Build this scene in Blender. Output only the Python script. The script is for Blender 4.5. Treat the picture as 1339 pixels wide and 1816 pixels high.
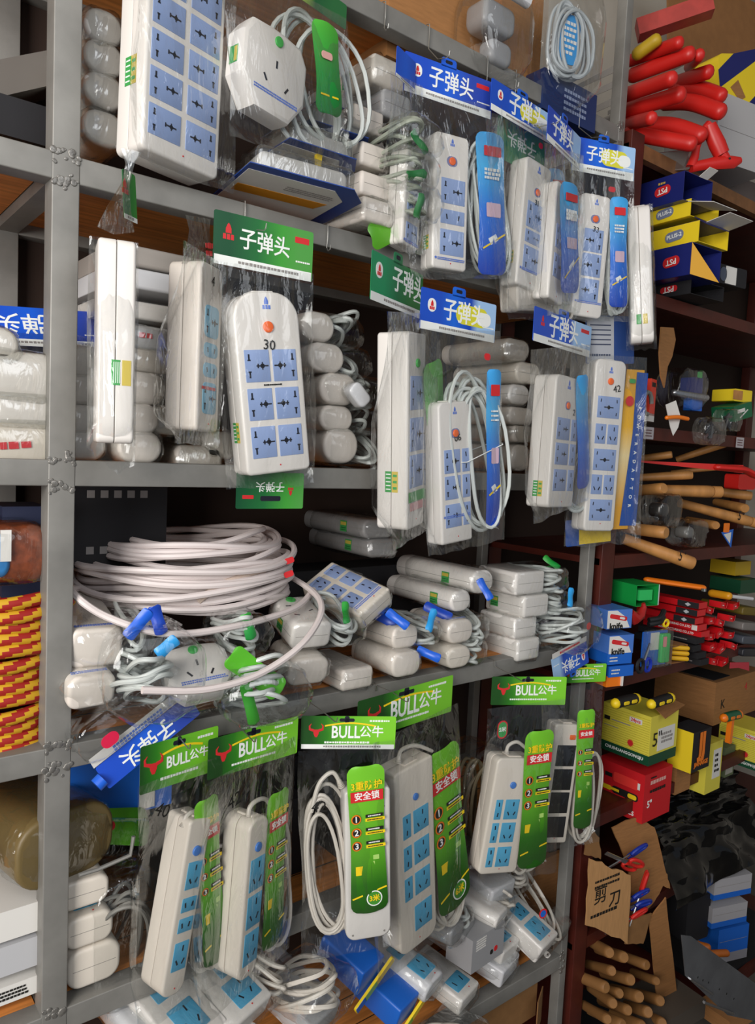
import bpy, math, random
from mathutils import Vector, Matrix, noise
random.seed(7)
for o in list(bpy.data.objects): bpy.data.objects.remove(o)
S = bpy.context.scene
COL = S.collection
PI = math.pi
# ---------------------------------------------------------------- camera
F, CX, CY = 1330.0, 669.5, 908.0
YAW, PITCH, ROLL = .6697, -.0782, .0473
CAM = Vector((-.3140, -1.2088, 1.4246))
FW = Vector((math.sin(YAW)*math.cos(PITCH), math.cos(YAW)*math.cos(PITCH), math.sin(PITCH)))
_r = Vector((math.cos(YAW), -math.sin(YAW), 0)); _u = _r.cross(FW)
RT = math.cos(ROLL)*_r + math.sin(ROLL)*_u
UP = -math.sin(ROLL)*_r + math.cos(ROLL)*_u
cd = bpy.data.cameras.new('camera'); cam = bpy.data.objects.new('camera', cd); COL.objects.link(cam)
cam.matrix_world = Matrix(((RT.x, UP.x, -FW.x, CAM.x), (RT.y, UP.y, -FW.y, CAM.y), (RT.z, UP.z, -FW.z, CAM.z), (0, 0, 0, 1)))
cd.sensor_fit = 'VERTICAL'; cd.sensor_height = 24; cd.lens = 24*F/1816; cd.clip_start = .02
S.camera = cam
def at(px, py, Y):
    d = FW + (px-CX)/F*RT - (py-CY)/F*UP
    return CAM + d*((Y-CAM.y)/d.y)
# ---------------------------------------------------------------- light and exposure
S.view_settings.view_transform = 'Standard'; S.view_settings.look = 'None'
S.view_settings.gamma = 1; S.view_settings.exposure = .74
S.cycles.transparent_max_bounces = 40; S.cycles.max_bounces = 8
S.cycles.caustics_reflective = False; S.cycles.caustics_refractive = False
W = bpy.data.worlds.new('shop_air'); S.world = W; W.use_nodes = True
W.node_tree.nodes['Background'].inputs[0].default_value = (.80, .88, 1, 1)
W.node_tree.nodes['Background'].inputs[1].default_value = .13
def area(name, loc, aim, size, power, col):
    l = bpy.data.lights.new(name, 'AREA'); l.shape = 'RECTANGLE'; l.size, l.size_y = size; l.energy = power; l.color = col
    o = bpy.data.objects.new(name, l); COL.objects.link(o); o.location = loc
    o.rotation_euler = (Vector(aim)-Vector(loc)).to_track_quat('-Z', 'Y').to_euler()
area('daylight_from_shop_door', (-2.05, -1.65, 1.85), (.5, 0, 1.42), (1.3, 1.8), 64, (1, .965, .925))
area('daylight_from_shop_front', (.0, -3.0, 2.8), (.5, 0, 1.5), (2.2, 1.4), 17, (.95, .97, 1))
# ---------------------------------------------------------------- materials
def lin(h):
    h = h.lstrip('#'); c = [int(h[i:i+2], 16)/255 for i in (0, 2, 4)]
    return tuple(x/12.92 if x <= .04045 else ((x+.055)/1.055)**2.4 for x in c)
_M = {}
def mat(name, col, rough=.5, metal=0, var=0, scale=30, bump=0, stretch=None, trans=0, coat=0):
    if name in _M: return _M[name]
    m = bpy.data.materials.new(name); m.use_nodes = True; nt = m.node_tree; b = nt.nodes['Principled BSDF']
    c = lin(col) if isinstance(col, str) else col
    b.inputs['Base Color'].default_value = (*c, 1); b.inputs['Roughness'].default_value = rough; b.inputs['Metallic'].default_value = metal
    if coat: b.inputs['Coat Weight'].default_value = coat
    if var or bump:
        tc = nt.nodes.new('ShaderNodeTexCoord'); mp = nt.nodes.new('ShaderNodeMapping'); nz = nt.nodes.new('ShaderNodeTexNoise')
        nt.links.new(tc.outputs['Object'], mp.inputs[0]); nt.links.new(mp.outputs[0], nz.inputs['Vector'])
        mp.inputs['Scale'].default_value = stretch or (1, 1, 1)
        nz.inputs['Scale'].default_value = scale; nz.inputs['Detail'].default_value = 5
        if var:
            r = nt.nodes.new('ShaderNodeValToRGB'); r.color_ramp.elements[0].position = .3; r.color_ramp.elements[1].position = .7
            r.color_ramp.elements[0].color = (*[x*(1-var) for x in c], 1); r.color_ramp.elements[1].color = (*[min(1, x*(1+var)) for x in c], 1)
            nt.links.new(nz.outputs[0], r.inputs[0]); nt.links.new(r.outputs[0], b.inputs['Base Color'])
        if bump:
            bp = nt.nodes.new('ShaderNodeBump'); bp.inputs['Strength'].default_value = bump; bp.inputs['Distance'].default_value = .004
            nt.links.new(nz.outputs[0], bp.inputs['Height']); nt.links.new(bp.outputs[0], b.inputs['Normal'])
    _M[name] = m; return m
def film(name, base=.028, edge=.58, tint=(.982, .986, .982), scale=20, rough=.09):
    if name in _M: return _M[name]
    m = bpy.data.materials.new(name); m.use_nodes = True; nt = m.node_tree; nt.nodes.clear()
    N = nt.nodes.new; L = nt.links.new
    out = N('ShaderNodeOutputMaterial'); mx = N('ShaderNodeMixShader'); tr = N('ShaderNodeBsdfTransparent'); gl = N('ShaderNodeBsdfGlossy')
    tr.inputs[0].default_value = (*tint, 1); gl.inputs['Roughness'].default_value = rough; gl.inputs['Color'].default_value = (.92, .94, .95, 1)
    tc = N('ShaderNodeTexCoord'); mp = N('ShaderNodeMapping'); nz = N('ShaderNodeTexNoise'); bp = N('ShaderNodeBump')
    mp.inputs['Scale'].default_value = (1.6, .55, 1); nz.inputs['Scale'].default_value = scale; nz.inputs['Detail'].default_value = 3
    nz.inputs['Distortion'].default_value = 1.2
    bp.inputs['Strength'].default_value = .9; bp.inputs['Distance'].default_value = .006
    L(tc.outputs['Object'], mp.inputs[0]); L(mp.outputs[0], nz.inputs['Vector']); L(nz.outputs[0], bp.inputs['Height'])
    lw = N('ShaderNodeLayerWeight'); lw.inputs[0].default_value = .25; L(bp.outputs[0], lw.inputs['Normal']); L(bp.outputs[0], gl.inputs['Normal'])
    mr = N('ShaderNodeMapRange'); mr.inputs['To Min'].default_value = base; mr.inputs['To Max'].default_value = edge
    L(lw.outputs['Facing'], mr.inputs['Value']); L(mr.outputs[0], mx.inputs[0]); L(tr.outputs[0], mx.inputs[1]); L(gl.outputs[0], mx.inputs[2])
    L(mx.outputs[0], out.inputs[0]); _M[name] = m; return m
def grad(name, cols, axis=0, rough=.35, w=1.0, swirl=0):
    """printed card: a colour ramp across the card's own face"""
    if name in _M: return _M[name]
    m = bpy.data.materials.new(name); m.use_nodes = True; nt = m.node_tree; b = nt.nodes['Principled BSDF']; N = nt.nodes.new; L = nt.links.new
    tc = N('ShaderNodeTexCoord'); sp = N('ShaderNodeSeparateXYZ'); mr = N('ShaderNodeMapRange'); r = N('ShaderNodeValToRGB')
    mr.inputs['From Min'].default_value = -w/2; mr.inputs['From Max'].default_value = w/2
    src = tc.outputs['Object']
    if swirl:
        nz = N('ShaderNodeTexNoise'); nz.inputs['Scale'].default_value = 22; vm = N('ShaderNodeVectorMath'); vm.operation = 'MULTIPLY_ADD'
        L(src, nz.inputs['Vector']); L(nz.outputs['Color'], vm.inputs[0]); vm.inputs[1].default_value = (swirl,)*3; L(src, vm.inputs[2]); src = vm.outputs[0]
    L(src, sp.inputs[0]); L(sp.outputs[axis], mr.inputs['Value']); L(mr.outputs[0], r.inputs[0]); L(r.outputs[0], b.inputs['Base Color'])
    e = r.color_ramp.elements
    for i, (p, c) in enumerate(cols):
        el = e[i] if i < 2 else e.new(p)
        el.position = p; el.color = (*lin(c), 1)
    b.inputs['Roughness'].default_value = rough; _M[name] = m; return m
WHT = mat('white_plastic', '#dfdad4', .32); CRM = mat('cream_plastic', '#dcd3c6', .35); WARM = mat('ivory_shrink', '#dbd2c8', .4, var=.04, scale=25)
GRYP = mat('pale_grey_plastic', '#c9c9cb', .35); SEAM = mat('seam_grey', '#8d8983', .6)
BLU = mat('socket_blue', '#8ea3cf', .4); SKY = mat('socket_sky', '#54a6cc', .4); BLKP = mat('black_plastic', '#16171b', .35)
SLOT = mat('slot_black', '#0d1020', .6); ORG = mat('switch_orange', '#f06a2c', .3); GRN = mat('switch_green', '#35b04a', .35); BTN = mat('switch_blue', '#4a80cf', .3)
CORD = mat('cord_white', '#c9ceca', .4); CORDW = mat('cord_warm', '#cfc8bd', .45); CABLE = mat('cable_pinkish_white', '#d8cdca', .5)
STEEL = mat('grey_painted_steel', '#86847f', .5, .3, var=.16, scale=14, bump=.12); WELD = mat('weld_bead', '#85827d', .36, .55, var=.3, scale=80, bump=.6)
WIRE = mat('hook_wire', '#b9b6ae', .3, .9); WOOD = mat('shelf_board', '#cf8440', .65, var=.3, scale=6, stretch=(1, 14, 1))
MAROON = mat('maroon_paint', '#4d1a10', .5, var=.25, scale=12); WALL = mat('whitewash', '#b9b2a6', .8, var=.08, scale=4)
CARD = mat('cardboard', '#a06f40', .8, var=.12, scale=20, stretch=(1, 8, 1)); CARDD = mat('cardboard_inside', '#8a6238', .85, var=.1)
WPAP = mat('white_paper', '#dcd9d3', .6); RED = mat('print_red', '#cf2a2e', .4); DKT = mat('ink_black', '#15130f', .6); BLUT = mat('print_blue_ink', '#5b7bd0', .5)
WPRT = mat('print_white', '#eef0ec', .45); STK = mat('sticker_green', '#3f9a4e', .45); STK2 = mat('sticker_yellow', '#c8b24a', .45); GRY = mat('grey_ink', '#8f8a86', .6)
NAVY = mat('carton_navy', '#1c2468', .4); YEL = mat('carton_yellow', '#f0d22a', .4); REDP = mat('saw_red', '#c8221c', .4); YELP = mat('print_yellow', '#f2cf1d', .45)
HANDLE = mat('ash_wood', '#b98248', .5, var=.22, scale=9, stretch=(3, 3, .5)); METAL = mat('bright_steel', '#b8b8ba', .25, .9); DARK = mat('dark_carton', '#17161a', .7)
BLUEC = mat('carton_blue', '#1d63c4', .4); GREEND = mat('carton_dark_green', '#12472e', .45); LEMON = mat('carton_lemon', '#dccf4a', .45); REDC = mat('carton_red', '#c81f26', .4)
ORT = mat('tool_orange', '#ee7a17', .35); BKR = mat('rubber_black', '#141416', .55); BAGF = film('clear_bag'); BAGH = film('cloudy_bag', .12, .6, (.93, .93, .91), 22, .18)
BAGX = film('crisp_bag', .03, .55, (.98, .985, .985), 14, .07)
BHDR = grad('blue_header', [(0, '#1c4fc0'), (.35, '#1a66d8'), (.8, '#1446b4'), (1, '#9fc3ea')], 0, .35, .11)
BHDR2 = grad('deep_blue_header', [(0, '#1b4bc0'), (.5, '#1f5fd6'), (1, '#2a45a8')], 0, .35, .11)
GHDR = grad('green_header', [(0, '#0d4a2a'), (.4, '#1d6a33'), (.75, '#3f9a36'), (1, '#4e9a44')], 0, .35, .13)
THDR = grad('teal_header', [(0, '#0e8f5a'), (.5, '#0c6c3e'), (1, '#2b7a38')], 0, .35, .11)
LHDR = grad('lime_header', [(0, '#1d4a1a'), (.25, '#2f7a1e'), (.5, '#62b02c'), (1, '#7cc832')], 0, .35, .13, .02)
BINS = grad('blue_insert', [(0, '#0f3fae'), (.45, '#1a6fd8'), (.8, '#45b0ea'), (1, '#3f9fe0')], 1, .4, .26)
LINS = grad('lime_insert', [(0, '#1f5510'), (.2, '#2a6a14'), (.45, '#5aa522'), (1, '#74c22e')], 1, .4, .26, .02)
GINS = grad('green_insert', [(0, '#0e6a30'), (.5, '#1f9a3c'), (1, '#5cc03a')], 1, .4, .2)
YINS = grad('yellow_board', [(0, '#e0a01a'), (.45, '#f0d9a0'), (.7, '#efb41c'), (1, '#e8a818')], 1, .45, .3)
# ---------------------------------------------------------------- mesh helpers
I4 = Matrix.Identity(4)
def T(x, y, z): return Matrix.Translation((x, y, z))
def R(a, ax): return Matrix.Rotation(a, 4, ax)
class B:
    def __init__(s): s.v = []; s.f = []; s.m = []; s.M = I4
    def add(s, vs, fs, mi=0):
        o = len(s.v); s.v += [tuple(s.M @ Vector(v)) for v in vs]
        s.f += [tuple(i+o for i in f) for f in fs]; s.m += ([mi]*len(fs) if isinstance(mi, int) else mi)
    def loft(s, rings, mi=0, caps=True, closed=False):
        n = len(rings[0]); vs = [p for r in rings for p in r]; fs = []; k = len(rings)
        for a in range(k if closed else k-1):
            b = (a+1) % k
            for i in range(n):
                j = (i+1) % n; fs.append((a*n+i, a*n+j, b*n+j, b*n+i))
        if caps and not closed: fs += [tuple(range(n-1, -1, -1)), tuple((k-1)*n+i for i in range(n))]
        s.add(vs, fs, mi)
    def box(s, c, d, mi=0, r=0):
        x, y, z = c; a, b, h = d
        if r: s.slab(a, b, z-h/2, z+h/2, r, r, mi, at=(x, y)); return
        vs = [(x+i*a/2, y+j*b/2, z+k*h/2) for i in (-1, 1) for j in (-1, 1) for k in (-1, 1)]
        s.add(vs, [(0, 1, 3, 2), (4, 6, 7, 5), (0, 4, 5, 1), (2, 3, 7, 6), (0, 2, 6, 4), (1, 5, 7, 3)], mi)
    def slab(s, w, h, z0, z1, rt, rb, mi=0, f0=0, f1=0, at=(0, 0), n=5, k=3, taper=0):
        """rounded-rectangle prism, fillet f0 at z0 and f1 at z1"""
        pr = []
        for i in range(k+1 if f0 else 1):
            a = PI/2*i/k; pr.append((f0*(1-math.sin(a)), z0+f0*(1-math.cos(a))) if f0 else (0, z0))
        for i in range(k+1 if f1 else 1):
            a = PI/2*i/k; pr.append((f1*(1-math.cos(a)), z1-f1*(1-math.sin(a))) if f1 else (0, z1))
        s.loft([[(x+at[0], y+at[1], z) for x, y in rrect(w, h, rt, rb, n, d)] for d, z in pr], mi)
    def poly(s, pts, z0, z1, mi=0):
        s.loft([[(x, y, z0) for x, y in pts], [(x, y, z1) for x, y in pts]], mi)
    def tube(s, pts, r, mi=0, n=7, closed=False, taper=None, flat=1.0):
        P = [Vector(p) for p in pts]; k = len(P); rings = []; up = None
        for i, p in enumerate(P):
            t = (P[(i+1) % k]-P[i-1]) if closed else (P[min(i+1, k-1)]-P[max(i-1, 0)])
            t = t.normalized() if t.length > 1e-9 else Vector((0, 0, 1))
            if up is None: up = Vector((0, 0, 1)) if abs(t.z) < .9 else Vector((1, 0, 0))
            a = up - t*up.dot(t)
            a = a.normalized() if a.length > 1e-6 else t.orthogonal().normalized()
            up = a; b = t.cross(a); rr = r if taper is None else taper[i]
            rings.append([tuple(p + rr*(math.cos(2*PI*j/n)*a*flat + math.sin(2*PI*j/n)*b)) for j in range(n)])
        s.loft(rings, mi, not closed, closed)
    def mesh(s, name, mats, ang=40):
        m = bpy.data.meshes.new(name); m.from_pydata(s.v, [], s.f)
        for x in mats: m.materials.append(x)
        m.polygons.foreach_set('material_index', s.m); m.polygons.foreach_set('use_smooth', [True]*len(s.f))
        m.validate(); m.update()
        m.set_sharp_from_angle(angle=math.radians(ang)); return m
def rrect(w, h, rt, rb=None, n=5, d=0):
    rb = rt if rb is None else rb; o = []
    for cx, cy, r, a0 in ((1, 1, rt, 0), (-1, 1, rt, PI/2), (-1, -1, rb, PI), (1, -1, rb, 1.5*PI)):
        r = max(min(r, w/2-1e-5, h/2-1e-5), d+1e-5); q = r-d
        for i in range(n+1):
            a = a0+PI/2*i/n; o.append((cx*(w/2-r)+q*math.cos(a), cy*(h/2-r)+q*math.sin(a)))
    return o
def thing(name, label, cat, M=I4, group=None):
    o = bpy.data.objects.new(name, None); COL.objects.link(o); o.empty_display_size = .02; o.matrix_world = M
    o['label'] = label; o['category'] = cat
    if group: o['group'] = group
    return o
def part(name, bm, mats, parent, M=I4, ang=40, label=None):
    me = bm if isinstance(bm, bpy.types.Mesh) else bm.mesh(name, mats if isinstance(mats, (list, tuple)) else [mats], ang)
    o = bpy.data.objects.new(name, me); COL.objects.link(o)
    if parent: o.parent = parent
    o.matrix_local = M
    if label: o['label'] = label
    return o
def solo(name, label, cat, bm, mats, M=I4, group=None, ang=40):
    o = part(name, bm, mats, None, M, ang); o['label'] = label; o['category'] = cat
    if group: o['group'] = group
    return o
def structure(name, bm, mats):
    o = part(name, bm, mats, None); o['kind'] = 'structure'; return o
_TX = {}
def text_mesh(s, m, bold=.0, ext=.012):
    k = (s, m.name, bold)
    if k not in _TX:
        c = bpy.data.curves.new('t', 'FONT'); c.body = s; c.align_x = 'CENTER'; c.align_y = 'CENTER'; c.offset = bold; c.extrude = ext; c.resolution_u = 2
        o = bpy.data.objects.new('t', c); COL.objects.link(o); bpy.context.view_layer.update()
        me = bpy.data.meshes.new_from_object(o.evaluated_get(bpy.context.evaluated_depsgraph_get()))
        bpy.data.objects.remove(o); bpy.data.curves.remove(c); me.materials.clear(); me.materials.append(m)
        xs = [v.co.x for v in me.vertices]; _TX[k] = (me, max(xs)-min(xs) if xs else 1)
    return _TX[k]
def text(parent, s, m, M, width=None, size=None, name='lettering', bold=.0, sy=1.0):
    """lettering on a part: local X along the words, Z out of the surface"""
    me, w = text_mesh(s, m, bold); k = width/w if width else size
    return part(name, me, None, parent, M @ Matrix.Diagonal((k, k*sy, .02 if k > .02 else .03, 1)))
def print_rows(b, w, rows, gap, h, mi, z, x0=0, y0=0, rnd=None):
    """rows of print too small to read: short dashes"""
    q = rnd or random
    for r in range(rows):
        x = -w/2
        while x < w/2-h:
            l = h*q.uniform(.7, 1.2); b.box((x0+x+l/2, y0-r*gap, z), (l, h*q.uniform(.75, 1), .0003), mi); x += l*1.28
# ---------------------------------------------------------------- placing things against the shelf front
class Plane:
    """a vertical plane through a point; local X along it, Y up, Z towards the aisle"""
    def __init__(s, px, py, Y, yaw=0):
        s.O = at(px, py, Y); a = math.radians(yaw)
        s.u = Vector((math.cos(a), -math.sin(a), 0)); s.n = Vector((-math.sin(a), -math.cos(a), 0))
        s.M = Matrix(((s.u.x, 0, s.n.x, s.O.x), (s.u.y, 0, s.n.y, s.O.y), (0, 1, 0, s.O.z), (0, 0, 0, 1)))
    def loc(s, px, py, off=0):
        d = FW + (px-CX)/F*RT - (py-CY)/F*UP
        p = CAM + d*((s.O+s.n*off-CAM).dot(s.n)/d.dot(s.n)) - s.O
        return p.dot(s.u), p.z
    def fit(s, top, bot, l, r, off=0):
        a = s.loc(*top, off); b = s.loc(*bot, off); ym = (top[1]+bot[1])/2
        w = s.loc(r, ym, off)[0]-s.loc(l, ym, off)[0]; dx, dy = a[0]-b[0], a[1]-b[1]
        return T((a[0]+b[0])/2, (a[1]+b[1])/2, off) @ R(-math.atan2(dx, dy), 'Z'), w, math.hypot(dx, dy)
# ---------------------------------------------------------------- power strip pieces
def panel(parent, M, w, h, kind, col, name='socket_panel', r=.0012):
    b = B(); b.slab(w, h, -.001, .0009, r, r, 0, 0, .0003, n=3, k=2)
    z = .0010
    def hole(x, y, a, l=.0062, t=.0021):
        t *= 1.45
        b.M = T(x, y, z) @ R(a, 'Z'); b.box((0, 0, 0), (t, l, .0004), 1); b.M = I4
    def tee(x, y, sg):
        hole(x, y, 0, h*.2, .0021); hole(x, y-sg*h*.09, PI/2, h*.11, .0016)
    if kind in ('u', 'U'):
        s = 1 if kind == 'u' else -1
        tee(-s*w*.33, h*.27, 1); tee(-s*w*.33, -h*.27, -1)
        b.slab(h*.15, h*.15, z-.0002, z+.0002, h*.07, h*.07, 1, at=(s*w*.2, 0), n=3); hole(s*w*.2, 0, PI/2, h*.42, .0017)
        hole(s*w*.02, 0, 0, h*.14, .0017); hole(s*w*.2, 0, 0, h*.24, .0014)
    elif kind == '3':
        hole(w*.1, h*.27, 0, h*.2); hole(-w*.2, -h*.2, .5, h*.2); hole(w*.24, -h*.2, -.5, h*.2)
    elif kind == '2':
        hole(0, h*.26, .12, h*.2); hole(0, -h*.26, -.12, h*.2)
    elif kind == 'h':
        hole(-w*.25, 0, .2, h*.36); hole(w*.25, 0, -.2, h*.36)
    elif kind == 'c':
        b.slab(w*.13, w*.13, z-.0002, z+.0002, w*.06, w*.06, 1, n=3); hole(0, 0, PI/2, w*.42, .002); hole(0, 0, 0, h*.2, .0018)
        for sx in (-1, 1): hole(sx*w*.36, h*.3, sx*.15, h*.15, .0018); hole(sx*w*.36, -h*.3, -sx*.15, h*.15, .0018)
    return part(name, b, [col, SLOT], parent, M)
def emblem(parent, M, s, oval=True, m=RED):
    b = B()
    if oval: b.slab(s*1.3, s*1.5, 0, .0003, s*.64, s*.64, 1, n=6)
    z = .0007 if oval else .0004
    b.poly([(-.2*s, -.1*s), (.2*s, -.1*s), (.19*s, .2*s), (.1*s, .42*s), (0, .55*s), (-.1*s, .42*s), (-.19*s, .2*s)], .0002, z, 0)
    for x in (-.27, 0, .27): b.poly([(s*x-.11*s, -.5*s), (s*x+.11*s, -.5*s), (s*x+.1*s, -.16*s), (s*x-.1*s, -.16*s)], .0002, z, 0)
    return part('emblem', b, [m, WPRT], parent, M)
SIX = [(.40, .175, [(-.21, .37, 'u'), (.21, .37, 'U')]), (.61, .175, [(-.21, .37, 'u'), (.21, .37, 'U')]), (.82, .175, [(-.21, .37, 'u'), (.21, .37, 'U')])]
def strip(root, M, w, h, t, rows, col=BLU, body=WHT, rt=.012, rb=.008, btn=None, sticker=None, logo=True, note=None, firm=False, dot=True, rpan=.0012, waist=False, pen=DKT):
    """a power strip: front face in the XY plane of M, body behind it"""
    b = B(); fr = min(.005, t*.2); g = .0007; zs = -t*.52
    b.slab(w, h, zs+g, 0, rt, rb, 0, .0008, fr, n=8, k=4)
    b.slab(w, h, -t, zs-g, rt, rb, 0, fr, .0008, n=8, k=4)
    b.slab(w-.004, h-.004, zs-.002, zs+.002, rt, rb, 1)
    for y in (h/2-.0015,):
        b.slab(w*.34, .008, -t*.75, -t*.2, .003, .001, 0, at=(0, y))
    bd = part('strip_body', b, [body, SEAM], root, M)
    for vc, hf, cols in rows:
        for uc, wf, k in cols: panel(bd, T(uc*w, h/2-vc*h, 0), wf*w, hf*h, k, col, r=rpan)
    if btn:
        v, rad, mt, shape = btn; y = h/2-v*h; c = B()
        if shape == 'ring': c.slab(rad*3, rad*2.3, -.001, .0006, rad*1.14, rad*1.14, 1, n=7)
        c.slab(rad*1.8, rad*1.8 if shape != 'rect' else rad*1.4, -.001, .0035, rad*.9 if shape != 'rect' else .002, rad*.9 if shape != 'rect' else .002, 0, 0, .0015, n=7)
        part('switch_button', c, [mt, mat('button_ring', '#7f83ad', .4)], bd, T(0 if shape != 'rect' else w*.18, y, 0))
    if logo: emblem(bd, T(0, h/2-.055*h-.002, 0), w*.16, False, BLUT)
    if sticker:
        side, v = sticker; y = h/2-v*h; c = B(); sw, sh = t*.42, t*.62
        c.box((-sw*.26, 0, 0), (sw*.48, sh, .0004), 0); c.box((sw*.24, 0, 0), (sw*.46, sh, .0004), 1)
        for q in range(5): c.box((-sw*.26, sh*(.36-.18*q), .0002), (sw*.36, sh*.05, .0004), 2)
        for q in range(3): c.box((sw*.24, sh*(.3-.3*q), .0002), (sw*.3, sh*.12, .0004), 0)
        part('label_sticker', c, [STK, STK2, WPRT], bd, T(side*(w/2+.0003), y, -t*.5) @ R(side*PI/2, 'Y'))
    if firm:
        c = B(); print_rows(c, w*.8, 2, .0032, .0022, 0, 0); c.slab(.005, .005, -.0001, .0003, .0024, .0024, 0, at=(-w*.45, -.001))
        part('maker_print', c, [BLUT], bd, T(w*.04, -h/2+firm*h, .0013))
    if dot:
        c = B(); c.slab(.0026, .0026, -.0005, .0006, .0013, .0013, 0); part('indicator_light', c, [RED], bd, T(.002, -h/2+.045*h, 0))
    if note: text(bd, note[0], pen, T(note[1]*w, h/2-note[2]*h, .0016) @ R(note[4] if len(note) > 4 else 0, 'Z'), size=note[3], name='pen_number')
    return bd
def loop(w, h, n=22, ph=0):
    """a long oval, centred, in the XY plane"""
    r = w/2; o = []
    for i in range(n):
        a = 2*PI*i/n+ph; o.append((r*math.cos(a)*(1-.12*math.sin(a)), (h/2)*math.copysign(abs(math.sin(a))**.75, math.sin(a))))
    return o
def coil(root, M, w, h, loops=5, r=.0032, depth=.02, m=CORD, lead=None, name='cord', tie=None, sd=0):
    q = random.Random(sd or loops*31+int(w*1e4)); b = B()
    for k in range(loops):
        ww = w*q.uniform(.58, .98); hh = h*q.uniform(.80, 1); dx = q.uniform(-.14, .14)*w; tl = q.uniform(-.07, .07); z0 = (k-(loops-1)/2)*depth/max(1, loops-1) if loops > 1 else 0
        tx, ty, p1 = q.uniform(-.5, .5)*depth, q.uniform(-.55, .55)*depth, q.random()*6; pts = []
        for i, (x, y) in enumerate(loop(ww, hh, 30)):
            a = 2*PI*i/30; e = 1+.035*math.sin(2*a+p1)
            pts.append(((x*math.cos(tl)-y*math.sin(tl))*e+dx, (x*math.sin(tl)+y*math.cos(tl))*e+(hh-h)*.3, z0+tx*y/h+ty*x/w+.0022*math.sin(3*a+p1)))
        b.tube(pts, r, 0, 7, True)
    if lead:
        L = [Vector(p) for p in lead]; P = []
        for i in range(len(L)-1):
            p0, p1, p2, p3 = L[max(i-1, 0)], L[i], L[i+1], L[min(i+2, len(L)-1)]
            for s in range(6):
                t = s/6; P.append(.5*((2*p1)+(p2-p0)*t+(2*p0-5*p1+4*p2-p3)*t*t+(3*p1-p0-3*p2+p3)*t**3))
        P.append(L[-1]); b.tube(P, r, 0, 7)
        b.tube([P[0]+(P[0]-P[1]).normalized()*.004, P[0], P[1]*.5+P[0]*.5, P[min(3, len(P)-1)]], r*1.6, 0, 8)
    if tie is not None:
        b.tube([(x*w*.56, tie*h+y*.004, depth*.9*s_) for x, y, s_ in ((1, 0, 0), (.7, 1, .8), (-.7, -1, .8), (-1, 0, 0), (-.7, 1, -.8), (.7, 1, -.8))], .0012, 1, 5, True)
    return part(name, b, [m, WPRT], root, M)
def bag(root, M, w, h, zf, zb, m=BAGF, seed=1, top=.0, name='plastic_bag', wr=.0022, tail=0, pinch=None):
    """clear bag: two wrinkled sheets that bulge over what they hold"""
    nu, nv = 34, 32; b = B(); off = Vector((seed*3.7, seed*1.3, 0))
    def sheet(sg, z):
        vs = []
        for j in range(nv+1):
            v = j/nv
            for i in range(nu+1):
                u = 2*i/nu-1; e = (1-abs(u)**4)*min(1, (v)*7)*min(1, (1-v)*2.2)
                wx = w/2*(1-.05*math.sin(v*9+seed)*.5)
                if pinch: wx *= pinch+(1-pinch)*min(1, (1-v)*pinch_k)
                k = noise.noise(Vector((u*2.2, v*2.6, sg*5))+off)*1.6+noise.noise(Vector((u*6+v*2, v*3, sg*5))+off)
                x = wx*u*(1+.03*noise.noise(Vector((0, v*5, 3))+off)); y = (v-.5)*h
                if j == 0: y += (.006*noise.noise(Vector((u*3, 0, 0))+off)) - tail*(1-abs(u-.3))
                fold = max(0, min(1, (v-.62)*4))*min(1, (1-v)*9)*math.sin(u*15+2.5*noise.noise(Vector((u*2, v*2, seed)))+seed)*.0022*(1-u*u)
                vs.append((x, y, z*e+sg*.0008+k*wr*(.35+.65*e)+fold))
        fs = [(j*(nu+1)+i, j*(nu+1)+i+1, (j+1)*(nu+1)+i+1, (j+1)*(nu+1)+i) for j in range(nv) for i in range(nu)]
        if sg < 0: fs = [f[::-1] for f in fs]
        b.add(vs, fs)
    pinch_k = 3.0
    sheet(1, zf); sheet(-1, -zb)
    return part(name, b, [m], root, M, 80)
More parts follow.
